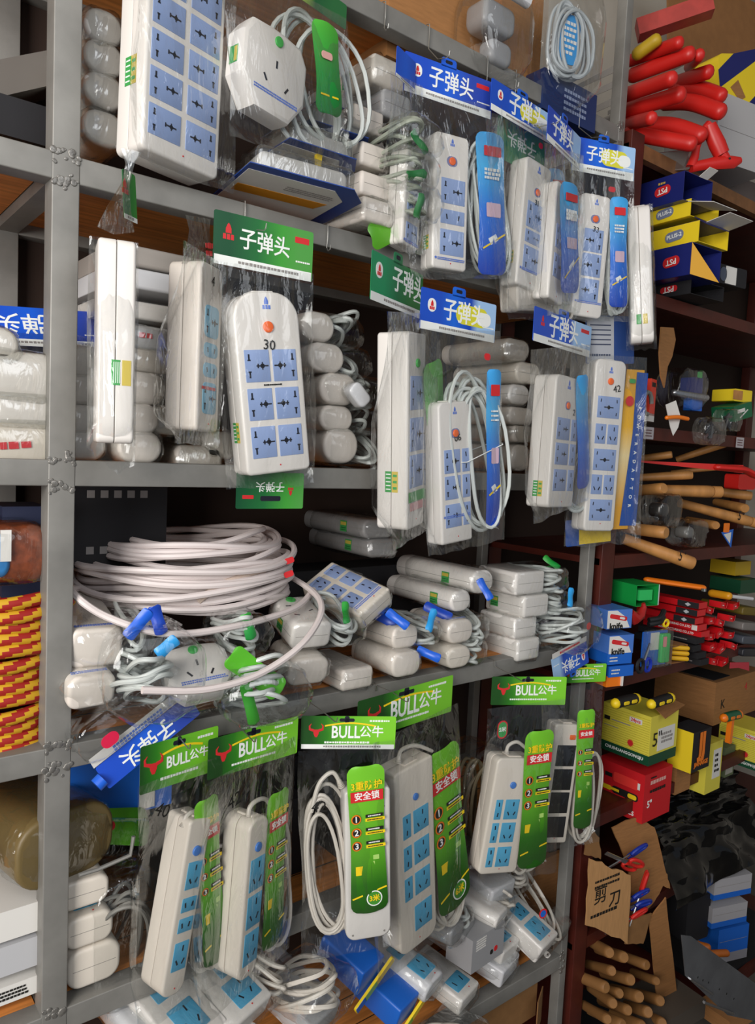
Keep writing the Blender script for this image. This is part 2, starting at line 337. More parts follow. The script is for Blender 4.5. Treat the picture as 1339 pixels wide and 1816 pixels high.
def header(root, M, w, h, m, words, wm=WPRT, strip_h=.2, tab=True, logo='oval', patch=None, bold=.012, tilt=0, wx=0, wy=.06, ws=.55, hole=False, oval=False, flip=False, mark=True):
    """printed hang card over the bag's mouth"""
    b = B(); b.slab(w, h, -.0004, .0004, .004, .003, 0)
    if strip_h: b.box((0, -h/2+h*strip_h/2, .0005), (w*.98, h*strip_h, .0004), 1); print_rows(b, w*.62, 1, 0, h*.06, 2, .0009, .05*w, -h/2+h*strip_h*.55)
    if tab: b.slab(w*.17, h*.24, -.0004, .0004, .006, .001, 0, at=(-.02*w, h*.58)); b.slab(w*.08, h*.09, .0004, .0006, .003, .003, 4, at=(-.02*w, h*.6))
    if hole: b.slab(w*.16, h*.1, .0003, .0006, .003, .003, 4, at=(-.02*w, h*.38)); b.slab(w*.05, h*.2, .0003, .0006, .003, .003, 4, at=(-.02*w, h*.4))
    if oval: b.slab(w*.44, h*.5, .0004, .0006, h*.24, h*.24, 5, at=(w*.17, wy*h)); b.slab(w*.2, h*.34, .0004, .0008, h*.16, h*.16, 1, at=(w*.33, wy*h-h*.02))
    if patch: b.slab(w*.15, h*.12, .0004, .0007, .001, .001, 3, at=(w*.38, h*.28))
    if mark: print_rows(b, w*.16, 1, 0, h*.035, 1, .0007, w*.4, -h*.2+h*.05)
    c = part('header_card', b, [m, WPRT, GRY, RED, SLOT, mat('oval_yellow', '#d7d23a', .4)], root, M)
    if words: text(c, words, wm, T(wx*w, wy*h, .0009) @ R(tilt, 'Z'), width=ws*w, bold=bold, sy=1.15)
    if logo == 'oval': emblem(c, T(-w*.36, wy*h+.06*h, .0004), h*.22)
    elif logo == 'bare': emblem(c, T(-w*.36, wy*h+.1*h, .0004), h*.3, False)
    elif logo == 'bull':
        e = B(); s = h*.19
        e.poly([(-.5*s, .25*s), (.5*s, .25*s), (.38*s, -.45*s), (.16*s, -.95*s), (-.16*s, -.95*s), (-.38*s, -.45*s)], .0004, .0009)
        for q in (-1, 1): e.tube([(q*.4*s, .1*s, .0007), (q*1.0*s, .3*s, .0007), (q*1.05*s, .8*s, .0007), (q*.75*s, 1.2*s, .0007)], s*.2, 0, 6, taper=[s*.24, s*.22, s*.14, s*.03], flat=.12)
        part('emblem', e, [RED], c, T(-w*.34, .0*h+.04*h, 0))
    return c
def insert(root, M, w, h, m, kind='blue', curve=.0):
    """slim printed leaflet beside the strip"""
    b = B(); n = 22; vs = []; fs = []; rr = w*.24
    for j in range(n+1):
        v = .5-.5*math.cos(PI*j/n); y = (v-.5)*h; d = min(v, 1-v)*h; bow = curve*math.sin(v*PI)
        ww = (w/2-rr+math.sqrt(max(0, rr*rr-(rr-d)**2)) if d < rr else w/2)*(1-.10*math.sin(v*PI)**2)
        for k in range(7):
            u = k/3-1; vs.append((ww*u+bow, y, .004*(1-u*u)+.0015*math.sin(v*7)))
    for j in range(n):
        for k in range(6): fs.append((j*7+k, j*7+k+1, j*7+k+8, j*7+k+7))
    b.add(vs, fs); b.add([(x, y, z-.0006) for x, y, z in vs], [f[::-1] for f in fs])
    z = .0052; mi = []
    if kind == 'blue':
        b.slab(w*.6, h*.07, z-.0008, z, .002, .002, 1, at=(curve, h*.37)); print_rows(b, w*.6, 3, h*.028, w*.09, 2, z, curve, h*.24)
        b.slab(w*.5, h*.1, z-.0004, z+.0002, .003, .003, 3, at=(curve, -h*.04))
        b.M = T(curve, -h*.26, z) @ R(.5, 'Z'); b.box((0, 0, 0), (w*.9, h*.012, .0004), 4); b.box((0, .004, 0), (w*.3, h*.05, .0004), 2); b.M = I4
        mats = [m, RED if curve >= 0 else mat('insert_gold', '#8f6a22', .5), WPRT, mat('insert_pink', '#d7b7c8', .5), YELP]
        return part('insert_card', b, mats, root, M, 60)
    c = part('insert_card', b, [m], root, M, 60)
    if kind == 'lime':
        d = B(); d.slab(w*.86, h*.07, 0, .0006, .001, .001, 0, at=(0, 0)); part('red_banner', d, [RED], c, T(0, h*.30, z-.001))
        text(c, '3重防护', YELP, T(0, h*.37, z), width=w*.82, bold=.015)
        text(c, '安全锁', WPRT, T(0, h*.30, z), width=w*.66, bold=.015)
        for i, y in enumerate((.15, .06, -.03)):
            d = B(); d.slab(w*.26, w*.26, 0, .0006, w*.13, w*.13, 0); d.slab(w*.2, w*.2, 0, .0009, w*.1, w*.1, 1)
            part('number_badge', d, [ORT, DKT], c, T(-w*.3, h*y, z-.0012)); text(c, '123'[i], WPRT, T(-w*.3, h*y, z), size=w*.22, bold=.02)
            d = B(); d.slab(w*.46, h*.02, 0, .0006, .001, .001, 0, at=(w*.18, h*.014)); d.slab(w*.52, h*.02, 0, .0006, .0005, .0005, 1, at=(w*.2, -h*.012))
            print_rows(d, w*.34, 1, 0, h*.009, 2, .0009, w*.18, h*.014); print_rows(d, w*.42, 1, 0, h*.008, 0, .0009, w*.2, -h*.012)
            part('feature_line', d, [DKT, YELP, WPRT], c, T(0, h*y, z-.0012))
        d = B()
        for x, y, a_, c_ in ((-.2, -.2, .3, .06), (.1, -.17, .12, .05), (.2, -.12, .16, .03)): d.slab(w*a_, h*c_, 0, .0006, .001, .001, 0 if x < 0 else 1, at=(w*x, h*y))
        d.M = T(0, -h*.36, 0) @ R(.25, 'Z'); d.box((0, 0, .0003), (w*.95, h*.01, .0005), 0)
        part('picture_print', d, [YELP, mat('print_pale_green', '#a6cf6a', .5)], c, T(0, 0, z-.0012))
    return c
def length_mark(c, M, s, words):
    b = B(); b.slab(s, s, 0, .0005, s/2, s/2, 0, n=7); b.slab(s*.86, s*.86, 0, .0008, s*.43, s*.43, 1, n=7)
    part('length_badge', b, [WPRT, mat('badge_green', '#3f8a2c', .5)], c, M); text(c, words, YELP, M @ T(0, 0, .0012), width=s*.66, bold=.02)
HOOKN = [0]
def hook(P, px, py, z_beam, label, long=0):
    """bent wire hook over the beam's top edge, down to the pack's hole"""
    s, t = P.loc(px, py); e = P.O+P.u*s+Vector((0, 0, t)); b = B()
    y0 = min(-.003, e.y)
    pts = [(0, .02, z_beam+.0035), (0, .004, z_beam+.0038), (0, -.0035, z_beam+.001), (0, -.0045, z_beam-.012), (0, -.0045, (z_beam-.012)*.4+e.z*.6+.006), (0, y0*.6, e.z+.003), (0, y0-.004, e.z-.004), (0, y0-.010, e.z-.002), (0, y0-.012, e.z+.006)]
    b.tube([(e.x, y, z) for _, y, z in pts], .0011, 0, 6)
    solo('wire_hook', label, 'hook', b, [WIRE], T(0, 0, 0), 'wire hooks over the steel beams')
# ---------------------------------------------------------------- the room
ZB = [2.289, 1.8475, 1.391, .937, .489, .051]; TW = .04; LX = 1.371; DEP = .42
FLZ = -.52
b = B(); b.box((1.0, -1.0, FLZ-.02), (7, 5, .04)); structure('floor', b, [mat('concrete', '#5d5850', .8, var=.15, scale=5)])
b = B(); b.box((1.0, .53, 1.6), (7, .08, 4.0)); structure('wall_back', b, [WALL])
b = B(); b.box((4.0, -1.0, 1.6), (.08, 5, 4.0)); structure('wall_right', b, [WALL])
b = B(); b.box((1.0, -.4, 3.27), (7, 2.0, .06)); structure('ceiling', b, [WALL])
# ---------------------------------------------------------------- steel rack
rack = thing('steel_rack', 'grey welded square-tube steel rack holding the bagged power strips', 'shelf rack')
def post(x, y, w, d, z0=FLZ, z1=2.75):
    b = B(); b.slab(w, d, z0, z1, .002, .002, 0); return part('post', b, [STEEL], rack, T(x+w/2, y+d/2, 0))
post(0, 0, TW, TW); post(0, DEP-TW, TW, TW); post(LX, 0, .027, .03); post(LX, DEP-.03, .027, .03); post(-1.02, 0, TW, TW); post(-1.02, DEP-TW, TW, TW)
q = random.Random(3)
b = B(); b.box((.19, DEP-.004, 1.0), (2.42, .006, 2.6)); part('dark_backing', b, [mat('back_brown', '#2b1a10', .8)], rack, label='dark brown sheet added to darken the back')  # dark sheet added over the pale wall so gaps between goods go dark
for z in ZB:
    for x0, x1 in ((-.98, 0), (TW, LX)):
        for y in (0.0005, DEP-TW):
            b = B(); b.M = T((x0+x1)/2, y+TW/2, z-TW/2) @ R(PI/2, 'Y'); b.slab(TW, TW, -(x1-x0)/2, (x1-x0)/2, .002, .002); part('beam', b, [STEEL], rack)
        b = B(); b.box(((x0+x1)/2, DEP/2, z-.010), (x1-x0, DEP-2*TW-.002, .018))
        for k in range(1, 4): b.box(((x0+x1)/2, TW+k*(DEP-2*TW)/4, z-.0005), (x1-x0, .0015, .0015), 1)
        part('shelf_board', b, [WOOD, DKT], rack, label='brown wooden shelf board')
    for x in (0, -1.02):
        b = B(); b.box((x+TW/2, DEP/2, z-TW/2), (TW*.9, DEP-2*TW, TW*.9)); part('side_beam', b, [STEEL], rack)
    for x, w_ in ((0, TW), (LX-.004, .02)):
        for s in (0, -TW):
            b = B()
            for k in range(15):
                px = x+w_*q.random(); pz = z+s+q.gauss(0, .0055); r = q.uniform(.0025, .0062)
                b.M = T(px, -.0002, pz) @ R(PI/2, 'X') @ R(q.random()*3, 'Z'); b.slab(r*2, r*2*q.uniform(.6, 1), -.001, r*.28, r*.9, r*.9, 0, 0, r*.26, n=3, k=3); b.M = I4
            part('weld', b, [WELD], rack)
# ---------------------------------------------------------------- packs hung on the rack
G1 = 'bagged power strips hung from the top beam'; G2 = 'bagged power strips hung from the second beam'; G3 = 'green carded power strips hung from the fourth beam'
def pack(label, anchor, Y, yaw, group, name='hanging_power_strip'):
    P = Plane(*anchor, Y, yaw); return P, thing(name, label, 'power strip', P.M, group)
U1 = lambda vs, hs, w=.66, k='u': [(v, h_, [(0, w, k)]) for v, h_ in zip(vs, hs)]
BN = lambda vs, h_=.165, s=1: [(v, h_, [(-.12*s, .5, 'u'), (.32*s, .24, '2')]) for v in vs]
def bagfit(P, r, top, bot, l, rr, zf, zb, seed, m=BAGF, off=0, **k):
    M, w, h = P.fit(top, bot, l, rr, off); return bag(r, M, w, h, zf, zb, m, seed, **k)
# B1: big double-row strip, top left
P, r = pack('largest white strip with two columns of socket pairs, top left', (328, 150), -.055, -14.5, G1)
M, w, h = P.fit((338, -60), (322, 292), 258, 396)
strip(r, M, w, h, .068, [(v, .15, [(-.235, .40, 'u'), (.235, .40, 'U')]) for v in (.12, .30, .48, .66, .84)], rt=.012, rb=.010, sticker=(-1, .60))
bagfit(P, r, (338, -70), (335, 315), 222, 402, .008, .075, 2)
# A row
P, r = pack('strip under the leftmost of the deep blue header cards in the top row', (795, 360), -.06, 7.9, G1)
M, w, h = P.fit((803, 238), (797, 478), 776, 838)
strip(r, M, w, h, .045, [(.42, .185, [(.05, .68, 'u')]), (.61, .105, [(.05, .68, 'h')]), (.80, .19, [(.05, .68, 'u')])], btn=(.2, .0085, ORG, 'ring'), sticker=(-1, .8), firm=.08, rt=.012)
M2, w2, h2 = P.fit((868, 236), (872, 488), 842, 898, -.012); insert(r, M2, w2*.9, h2, BINS, 'blue', .004)
M2, w2, h2 = P.fit((852, 236), (872, 492), 818, 890, -.03); coil(r, M2, w2*.95, h2*.95, 6, .0034, .022, lead=None)
M2, w2, h2 = P.fit((795, 118), (800, 188), 714, 873, -.012); header(r, T(*M2.translation), w2, h2, BHDR2, '子弹头', strip_h=.22, patch=True, ws=.5, wx=.02)
bagfit(P, r, (800, 175), (822, 495), 722, 905, .01, .052, 3)
A1 = P
P, r = pack('strip under the second blue header card of the top row, 31 inked below its switch', (943, 410), -.075, -6.5, G1)
M, w, h = P.fit((958, 288), (938, 512), 932, 977)
strip(r, M, w, h, .045, U1((.43, .60, .775), (.2, .1, .2)), btn=(.24, .008, ORG, 'ring'), sticker=(-1, .78), firm=.14, note=('31', .0, .325, .017), rt=.012)
M2, w2, h2 = P.fit((985, 300), (992, 505), 972, 1004, -.02); insert(r, M2, w2, h2, BINS, 'blue', .004)
M2, w2, h2 = P.fit((985, 310), (985, 535), 960, 1006, -.03); coil(r, M2, w2, h2*.95, 5, .0034, .02)
M2, w2, h2 = P.fit((925, 172), (930, 228), 872, 984, -.012); header(r, T(*M2.translation), w2, h2, BHDR, '子弹头', strip_h=.2, ws=.56, wx=.06, oval=True)
M2, w2, h2 = P.fit((925, 228), (925, 300), 882, 968, -.04); c = B(); c.slab(w2, h2, -.0005, .0005, .003, .003); c = part('inner_card', c, [mat('inner_card_green', '#3f8a5a', .45)], r, T(*M2.translation)); text(c, '子弹头', WPRT, T(0, .012, .001) @ R(PI, 'Z'), width=w2*.6, bold=.01)
c = B(); c.slab(.016, .012, 0, .0004, .0058, .0058, 0); part('round_sticker', c, [RED], r, T(*P.loc(962, 258), -.004))
bagfit(P, r, (930, 215), (955, 545), 874, 1005, .01, .052, 4)
A2 = P
P, r = pack('strip mostly hidden behind number 31, only its orange switch and blue leaflet showing', (1000, 440), -.10, -16.8, G1)
M, w, h = P.fit((1002, 330), (985, 535), 982, 1008, -.01)
strip(r, M, w, h, .04, U1((.45, .7), (.2, .2)), btn=(.2, .007, ORG, 'ring'), rt=.01, note=None)
M2, w2, h2 = P.fit((1010, 325), (1010, 520), 1003, 1036, .004); insert(r, M2, w2, h2, BINS, 'blue', .003)
M2, w2, h2 = P.fit((1006, 380), (1005, 545), 985, 1030, -.03); coil(r, M2, w2, h2, 4, .0034, .02)
M2, w2, h2 = P.fit((998, 215), (1004, 277), 966, 1028, -.012); header(r, T(*M2.translation), w2, h2, BHDR, '子弹头', strip_h=.18, ws=.62, logo=None, wx=-.05)
bagfit(P, r, (1002, 265), (1006, 555), 966, 1036, .01, .05, 5)
A3 = P
P, r = pack('strip inked 33, under the blue header card nearest the rack\'s end post', (1055, 450), -.075, 20, G1)
M, w, h = P.fit((1060, 345), (1040, 562), 1030, 1084)
strip(r, M, w, h, .042, U1((.375, .575, .78), (.185, .185, .185), .62, 'U'), btn=(.2, .0085, ORG, 'ring'), firm=.125, note=('33', .04, .285, .018, -.1), rt=.014, rb=.012)
M2, w2, h2 = P.fit((1098, 350), (1096, 545), 1086, 1118, .002); insert(r, M2, w2, h2, BINS, 'blue', .0)
M2, w2, h2 = P.fit((1094, 360), (1092, 560), 1078, 1116, -.03); coil(r, M2, w2, h2, 5, .0034, .02)
M2, w2, h2 = P.fit((1072, 252), (1070, 312), 1012, 1124, -.01); header(r, T(*M2.translation), w2, h2, BHDR, '子弹头', strip_h=.24, ws=.56, oval=True, wx=.0, logo=None)
c = B(); c.slab(.02, .012, 0, .0004, .006, .006, 0); part('round_sticker', c, [RED], r, T(*P.loc(1087, 335), -.004))
bagfit(P, r, (1070, 300), (1072, 570), 1014, 1126, .01, .05, 6)
A4 = P
P, r = pack('white strip turned edge-on at the right end of the top row, round ended', (1135, 490), -.10, -38, G1)
P0 = Plane(1133, 490, -.10, 52)      # its narrow side faces the aisle
M, w, h = P0.fit((1130, 368), (1138, 610), 1116, 1157)
r.matrix_world = P0.M
strip(r, M @ R(PI/2, 'Y') @ T(0, 0, w*.5), .055, h, w, U1((.35, .55, .75), (.17,)*3), rt=.02, rb=.018, btn=(.17, .007, ORG, 'ring'))
c = B()
for k in (-1, 1): c.box((k*.0075, 0, 0), (.011, .024, .0005), 0 if k < 0 else 1)
part('label_sticker', c, [STK, STK2], r, M @ T(0, -h*.33, .0278))
bag(r, M @ T(0, -.004, -.002), w*1.36, h*1.06, .046, .046, BAGF, 7)
P, r = pack('strip half hidden at far left of the top row, behind the deep blue card', (735, 360), -.05, -20, G1)
M, w, h = P.fit((738, 272), (728, 438), 722, 752)
strip(r, M, w, h, .04, U1((.35, .6, .85), (.19, .12, .19)), rt=.012, firm=.05)
M2, w2, h2 = P.fit((720, 95), (720, 150), 703, 738, -.01); header(r, T(*M2.translation), w2, h2, BHDR2, None, logo=None, strip_h=.1, mark=False, tab=False)
bagfit(P, r, (722, 140), (735, 448), 705, 760, .008, .045, 8)
P, r = pack('white bare strip end hanging lowest, below number 31', (950, 520), -.06, -6, G1)
M, w, h = P.fit((948, 430), (950, 552), 922, 984)
strip(r, M, w, h, .05, [], logo=False, body=WARM)
M2, w2, h2 = P.fit((1005, 470), (1004, 568), 985, 1028, 0); coil(r, M2, w2, h2, 5, .0034, .02, m=CORDW)
bagfit(P, r, (960, 430), (965, 566), 908, 1030, .012, .055, 9)
# B2: three-pin adaptor with its coil
P, r = pack('white round-cornered adaptor with green switch and coiled cord, hung top left', (490, 135), -.07, -12, G1, 'hanging_adaptor')
def adaptor(root, M, w, h, t, btnm=GRN, label=True, body=WHT):
    b = B(); k = .3; pts = lambda d: [(x*(1-2*d/w), y*(1-2*d/h)) for x, y in ((w/2, h*.5-h*k*.7), (w/2-w*.12, h/2-.004), (w*.1, h/2), (-w*.1, h/2), (-w/2+w*.12, h/2-.004), (-w/2, h*.5-h*k*.7), (-w/2, -h/2+h*k), (-w*.28, -h/2), (w*.28, -h/2), (w/2, -h/2+h*k))]
    b.loft([[(x, y, z) for x, y in pts(d)] for d, z in ((.006, -t), (.001, -t+.006), (0, -t*.5), (0, -.007), (.0015, -.003), (.006, -.0002), (.0065, 0))])
    bd = part('adaptor_body', b, [body], root, M, 30)
    c = B(); c.slab(.017, .017, 0, .003, .0085, .0085, 0, 0, .0015, n=7); part('switch_button', c, [btnm], bd, T(0, h*.36, 0))
    c = B()
    for x, y, a in ((.0, .09, 0), (-.16, -.12, .6), (.18, -.14, -.6)): c.M = T(x*w, y*h, .0002) @ R(a, 'Z'); c.box((0, 0, 0), (.0035, .012, .0006))
    part('pin_slots', c, [SLOT], bd)
    c = B(); print_rows(c, w*.7, 2, .004, .003, 0, .0004); part('maker_print', c, [BLUT], bd, T(w*.03, -h*.26, 0))
    if label:
        c = B(); c.box((0, 0, 0), (t*.4, h*.2, .0005)); c.box((t*.1, 0, .0002), (t*.14, h*.17, .0005), 1); part('label_sticker', c, [STK, STK2], bd, T(-w/2-.0003, h*.02, -t*.5) @ R(-PI/2, 'Y'))
    return bd
M, w, h = P.fit((494, 52), (486, 205), 438, 550); adaptor(r, M @ R(-.05, 'Z'), w, h, .05)
M2, w2, h2 = P.fit((545, 15), (575, 268), 480, 628, -.03); coil(r, M2, w2, h2, 6, .0042, .032, sd=5)
M2, w2, h2 = P.fit((570, 38), (588, 205), 548, 612, .006); c = insert(r, M2 @ R(-.1, 'Z'), w2*.75, h2, GINS, 'plain', .004)
d = B(); d.box((0, -.045, .005), (w2*.5, .003, .0006)); part('stripe_print', d, [YELP], c); d = B(); d.slab(w2*.3, .012, .0045, .0052, .005, .005, 0, at=(-.002, .02)); part('picture_print', d, [mat('print_pinkish', '#e0a9a0', .5)], c)
M2, w2, h2 = P.fit((560, -30), (562, 18), 495, 610, -.01); header(r, T(*M2.translation), w2, h2, grad('leafy_header', [(0, '#b9b23a'), (.3, '#8fae3a'), (.6, '#1d5a34'), (1, '#2a6a3a')], 0, .4, .1, .02), None, logo=None, strip_h=0, mark=False, tab=False)
bagfit(P, r, (515, -20), (525, 278), 415, 632, .014, .05, 11)
# C row
P0 = Plane(198, 620, -.085, 14); r = thing('hanging_power_strip', 'strip seen from its plain long side with a green label, nearest the front post', 'power strip', P0.M, G2)
M, w, h = P0.fit((205, 432), (200, 786), 168, 234)
strip(r, M @ R(PI/2, 'Y') @ T(0, 0, w*.5), .07, h, w, [(v, .2, [(0, .6, 'u')]) for v in (.35, .58, .8)], rt=.012, rb=.01, logo=False)
c = B()
for k in (-1, 1): c.box((k*.0075, 0, 0), (.0125, .036, .0005), 0 if k < 0 else 1)
for k in range(4): c.box((-.010+k*.0028, 0, .0002), (.0011, .03, .0005), 2)
part('label_sticker', c, [STK, STK2, WPRT], r, M @ T(.007, -h*.15, .0353))
bag(r, M @ T(-.002, -.006, 0), w*1.34, h*1.08, .056, .056, BAGX, 12, tail=.03)
b = B(); b.loft([[((x+dx)*1, y, z) for x, z in ((-ww, 0), (0, zz), (ww, 0), (0, -zz))] for y, ww, zz, dx in ((h/2+.02, w*.5, .03, 0), (h/2+.05, w*.32, .02, .004), (h/2+.085, w*.12, .008, .012), (h/2+.115, .006, .004, .018), (h/2+.135, .014, .003, .02))], 0, False)
part('bag_neck', b, [BAGH], r, M)
M2, w2, h2 = P0.fit((228, 305), (232, 392), 219, 243, -.012); header(r, M2 @ R(.9, 'Y'), w2*1.8, h2, GHDR, None, logo='bare', strip_h=.1, tab=False, mark=False)
P, r = pack('strip with four rounded sky-blue sockets turned away from the view', (345, 620), -.085, -36, G2)
M, w, h = P.fit((378, 470), (368, 765), 353, 392)
strip(r, M, w, h, .06, [(.34, .19, [(.02, .62, 'u')]), (.51, .085, [(.02, .62, 'h')]), (.63, .085, [(.02, .62, 'h')]), (.80, .19, [(.02, .62, 'u')])], col=mat('socket_pale_sky', '#7db7d2', .4), rpan=.009, rt=.012, body=WARM, logo=False, note=('4', 0, .1, .022))
c = B(); print_rows(c, w*.7, 1, 0, .006, 0, .0016); part('red_print', c, [RED], r, M @ T(0, -h*.24, 0))
bagfit(P, r, (368, 452), (352, 790), 318, 398, .01, .065, 13)
M2, w2, h2 = P.fit((352, 385), (358, 466), 325, 385, -.03); b = B(); b.loft([[(x*w2, y*h2, z) for x, z in ((-a, 0), (0, .02*q_), (a, 0), (0, -.02*q_))] for y, a, q_ in ((-.55, .6, 1), (-.2, .42, .8), (.2, .3, .5), (.5, .38, .2))], 0, False); part('bag_neck', b, [BAGH], r, M2)
c = B(); print_rows(c, w2*.5, 2, .012, .009, 0, .012); part('red_print', c, [RED], r, M2 @ T(0, -.01, .012))
# C3: number 30
P, r = pack('wide six-socket strip inked 30, under the dark green header card', (480, 680), -.07, 3.0, G2)
M, w, h = P.fit((470, 517), (497, 838), 430, 545)
strip(r, M, w, h, .056, SIX, rt=.047, rb=.010, btn=(.19, .0105, ORG, 'plain'), sticker=(-1, .76), note=('30', -.01, .29, .024, -.12))
c = B(); print_rows(c, w*.28, 1, 0, .003, 0, .001); part('model_print', c, [DKT], r, M @ T(0, h*.5-h*.505, 0))
M2, w2, h2 = P.fit((470, 392), (470, 484), 380, 557, -.02); header(r, M2 @ R(-.04, 'Z'), w2, h2, GHDR, '子弹头', strip_h=.18, logo='bare', patch=True, tab=False, hole=False, ws=.5, wy=.04)
M2, w2, h2 = P.fit((482, 838), (478, 902), 421, 540, -.045); c = header(r, T(*M2.translation), w2, h2, GHDR, None, strip_h=0, logo=None, tab=False, mark=False, patch=False)
text(c, '子弹头', WPRT, T(-.01*w2, .12*h2, .0009) @ R(PI, 'Z'), width=.42*w2, bold=.01); emblem(c, T(w2*.3, -h2*.02, .0004) @ R(PI, 'Z'), h2*.22, False); d = B(); d.slab(w2*.3, h2*.14, .0003, .0006, .003, .003, 0, at=(0, -h2*.22)); d.slab(w2*.16, h2*.1, .0003, .0007, .001, .001, 1, at=(-w2*.33, -h2*.18)); part('slot_print', d, [SLOT, RED], c)
bagfit(P, r, (475, 475), (482, 862), 398, 562, .01, .062, 14)
C3 = P
# C4
P, r = pack('narrow strip showing its long plain side and a green switch, under the teal header card', (735, 760), -.10, -27, G2)
M, w, h = P.fit((741, 590), (737, 935), 727, 757)
strip(r, M, w, h, .066, U1((.3, .51, .70), (.17, .17, .17), .75), btn=(.15, .0095, GRN, 'plain'), rt=.008, rb=.01, sticker=(-1, .75), logo=False)
c = B(); c.box((0, 0, 0), (w*.9, .02, .0006)); c.box((0, -.02, 0), (w*.7, .016, .0006), 1); part('film_print', c, [STK, mat('print_rose', '#d7a0a0', .6)], r, M @ T(0, -h*.33, .002))
M2, w2, h2 = P.fit((768, 640), (780, 902), 757, 787, .004); insert(r, M2 @ R(.03, 'Z'), w2*1.1, h2, GINS, 'plain', .006)
M2, w2, h2 = P.fit((768, 720), (765, 935), 752, 796, -.03); coil(r, M2, w2, h2, 5, .0036, .022, m=CORDW)
P1 = Plane(705, 500, -.06, -22); M3, w3, h3 = P1.fit((706, 466), (706, 550), 660, 752)
hh = header(r, P.M.inverted() @ P1.M @ T(*M3.translation), w3, h3, THDR, '子弹头', strip_h=.18, ws=.62, wx=.2, wy=.1)
bagfit(P, r, (738, 555), (742, 948), 712, 795, .012, .072, 15)
# C5
P, r = pack('strip inked 06 with coiled white cord, hung mid-rack below the blue and yellow oval card', (810, 830), -.105, -2.5, G2)
M, w, h = P.fit((806, 712), (812, 962), 782, 837)
strip(r, M, w, h, .045, BN((.415, .60, .80)), btn=(.22, .0085, ORG, 'ring'), rt=.014, rb=.006, firm=.2, note=('06', .06, .255, .02, .15))
M2, w2, h2 = P.fit((825, 648), (866, 938), 785, 888, -.014); coil(r, M2, w2*.82, h2, 8, .0042, .03, sd=9, tie=-.02)
M2, w2, h2 = P.fit((876, 655), (874, 935), 861, 886, .004); insert(r, M2, w2, h2, BINS, 'blue', .0)
M2, w2, h2 = P.fit((815, 525), (815, 596), 748, 882, -.01); header(r, T(*M2.translation), w2, h2, BHDR, '子弹头', strip_h=.2, ws=.54, oval=True, wx=.06)
c = B(); c.slab(.02, .014, 0, .0005, .0068, .0068, 0); part('round_sticker', c, [RED], r, T(*P.loc(863, 633), .002)); 
bagfit(P, r, (820, 585), (830, 972), 750, 888, .012, .05, 16, BAGX)
# C6
P, r = pack('strip seen mainly from its glossy side, leftmost of the two below the small blue card', (1000, 790), -.10, -12, G2)
M, w, h = P.fit((1011, 668), (994, 900), 980, 1024)
strip(r, M, w, h, .058, BN((.40, .59, .79)), btn=(.22, .0085, ORG, 'ring'), rt=.016, rb=.010, sticker=(-1, .86), note=('2', .25, .265, .02))
M2, w2, h2 = P.fit((1032, 665), (1034, 865), 1022, 1046, .004); insert(r, M2, w2*.9, h2, BINS, 'plain', .004)
M2, w2, h2 = P.fit((1030, 800), (1024, 905), 1008, 1050, -.02); coil(r, M2, w2, h2, 4, .0042, .02)
M2, w2, h2 = P.fit((1000, 562), (1000, 620), 947, 1050, -.012); header(r, T(*M2.translation), w2, h2, BHDR, '子弹头', strip_h=.22, ws=.5, patch=True, wx=.0, logo='bare')
bagfit(P, r, (998, 615), (1002, 905), 946, 1050, .012, .06, 17)
# C7
P, r = pack('long strip on a yellow and blue card, large sockets alternating with small pairs', (1075, 790), -.08, 14, G2)
M, w, h = P.fit((1086, 638), (1062, 942), 1052, 1106)
SB = [(v, .125, [(0, .72, 'c')]) if i % 2 == 0 else (v, .115, [(-.2, .34, '3'), (.2, .34, '3')]) for i, v in enumerate((.275, .43, .58, .725, .875))]
strip(r, M, w, h, .052, SB, btn=(.125, .0095, ORG, 'plain'), rt=.018, rb=.012, note=('42', .22, .165, .024, .2))
M2, w2, h2 = P.fit((1117, 655), (1105, 938), 1090, 1142, -.02); b = B(); b.poly([(-w2*.45, -h2/2), (w2*.15, -h2/2), (w2*.5, h2*.2), (w2*.5, h2/2), (-w2*.1, h2/2)], -.0005, .0005); c = part('backing_card', b, [YINS], r, M2)
M3, w3, h3 = P.fit((1130, 660), (1112, 932), 1102, 1141, -.018); b = B(); b.poly([(-w3*.35, -h3/2), (w3*.4, -h3/2), (w3*.5, h3/2), (w3*.0, h3/2), (-.02*w3, h3*.1)], -.0004, .0006); c = part('blue_band', b, [mat('band_blue', '#154a9e', .4)], r, M3)
for i, ch in enumerate('POWERADAPTOR'): text(c, ch, WPRT, T(w3*(.22-.018*i), h3*(.27-.058*i), .0012) @ R(-PI/2, 'Z'), size=.013, bold=.02, name='lettering')
b = B(); b.slab(.026, .026, 0, .0006, .0128, .0128, 0); part('round_sticker', b, [RED], r, T(*P.loc(1124, 711), -.014)); b = B(); b.slab(.02, .011, 0, .0006, .004, .004, 0); part('green_sticker', b, [STK], r, T(*P.loc(1129, 675), -.014))
M2, w2, h2 = P.fit((1055, 918), (1055, 964), 998, 1100, -.058); b = B(); b.slab(w2*.34, h2, -.0006, .0006, .003, .006, 1, at=(-w2*.33, 0)); b.slab(w2*.55, h2*.94, -.0005, .0007, .001, .001, 0, at=(.0*w2, 0)); part('card_tail', b, [YELP, mat('band_blue', '#154a9e', .4)], r, M2)
M2, w2, h2 = P.fit((1082, 560), (1082, 645), 1042, 1128, -.03); b = B(); b.slab(w2, h2, -.0005, .0005, .004, .004, 1); b.slab(w2*.55, h2*.96, .0004, .0008, .003, .003, 0, at=(-w2*.2, 0))
for k in range(5): b.box((-w2*.2, h2*(.3-.1*k), .001), (w2*.42, h2*.025, .0004), 2)
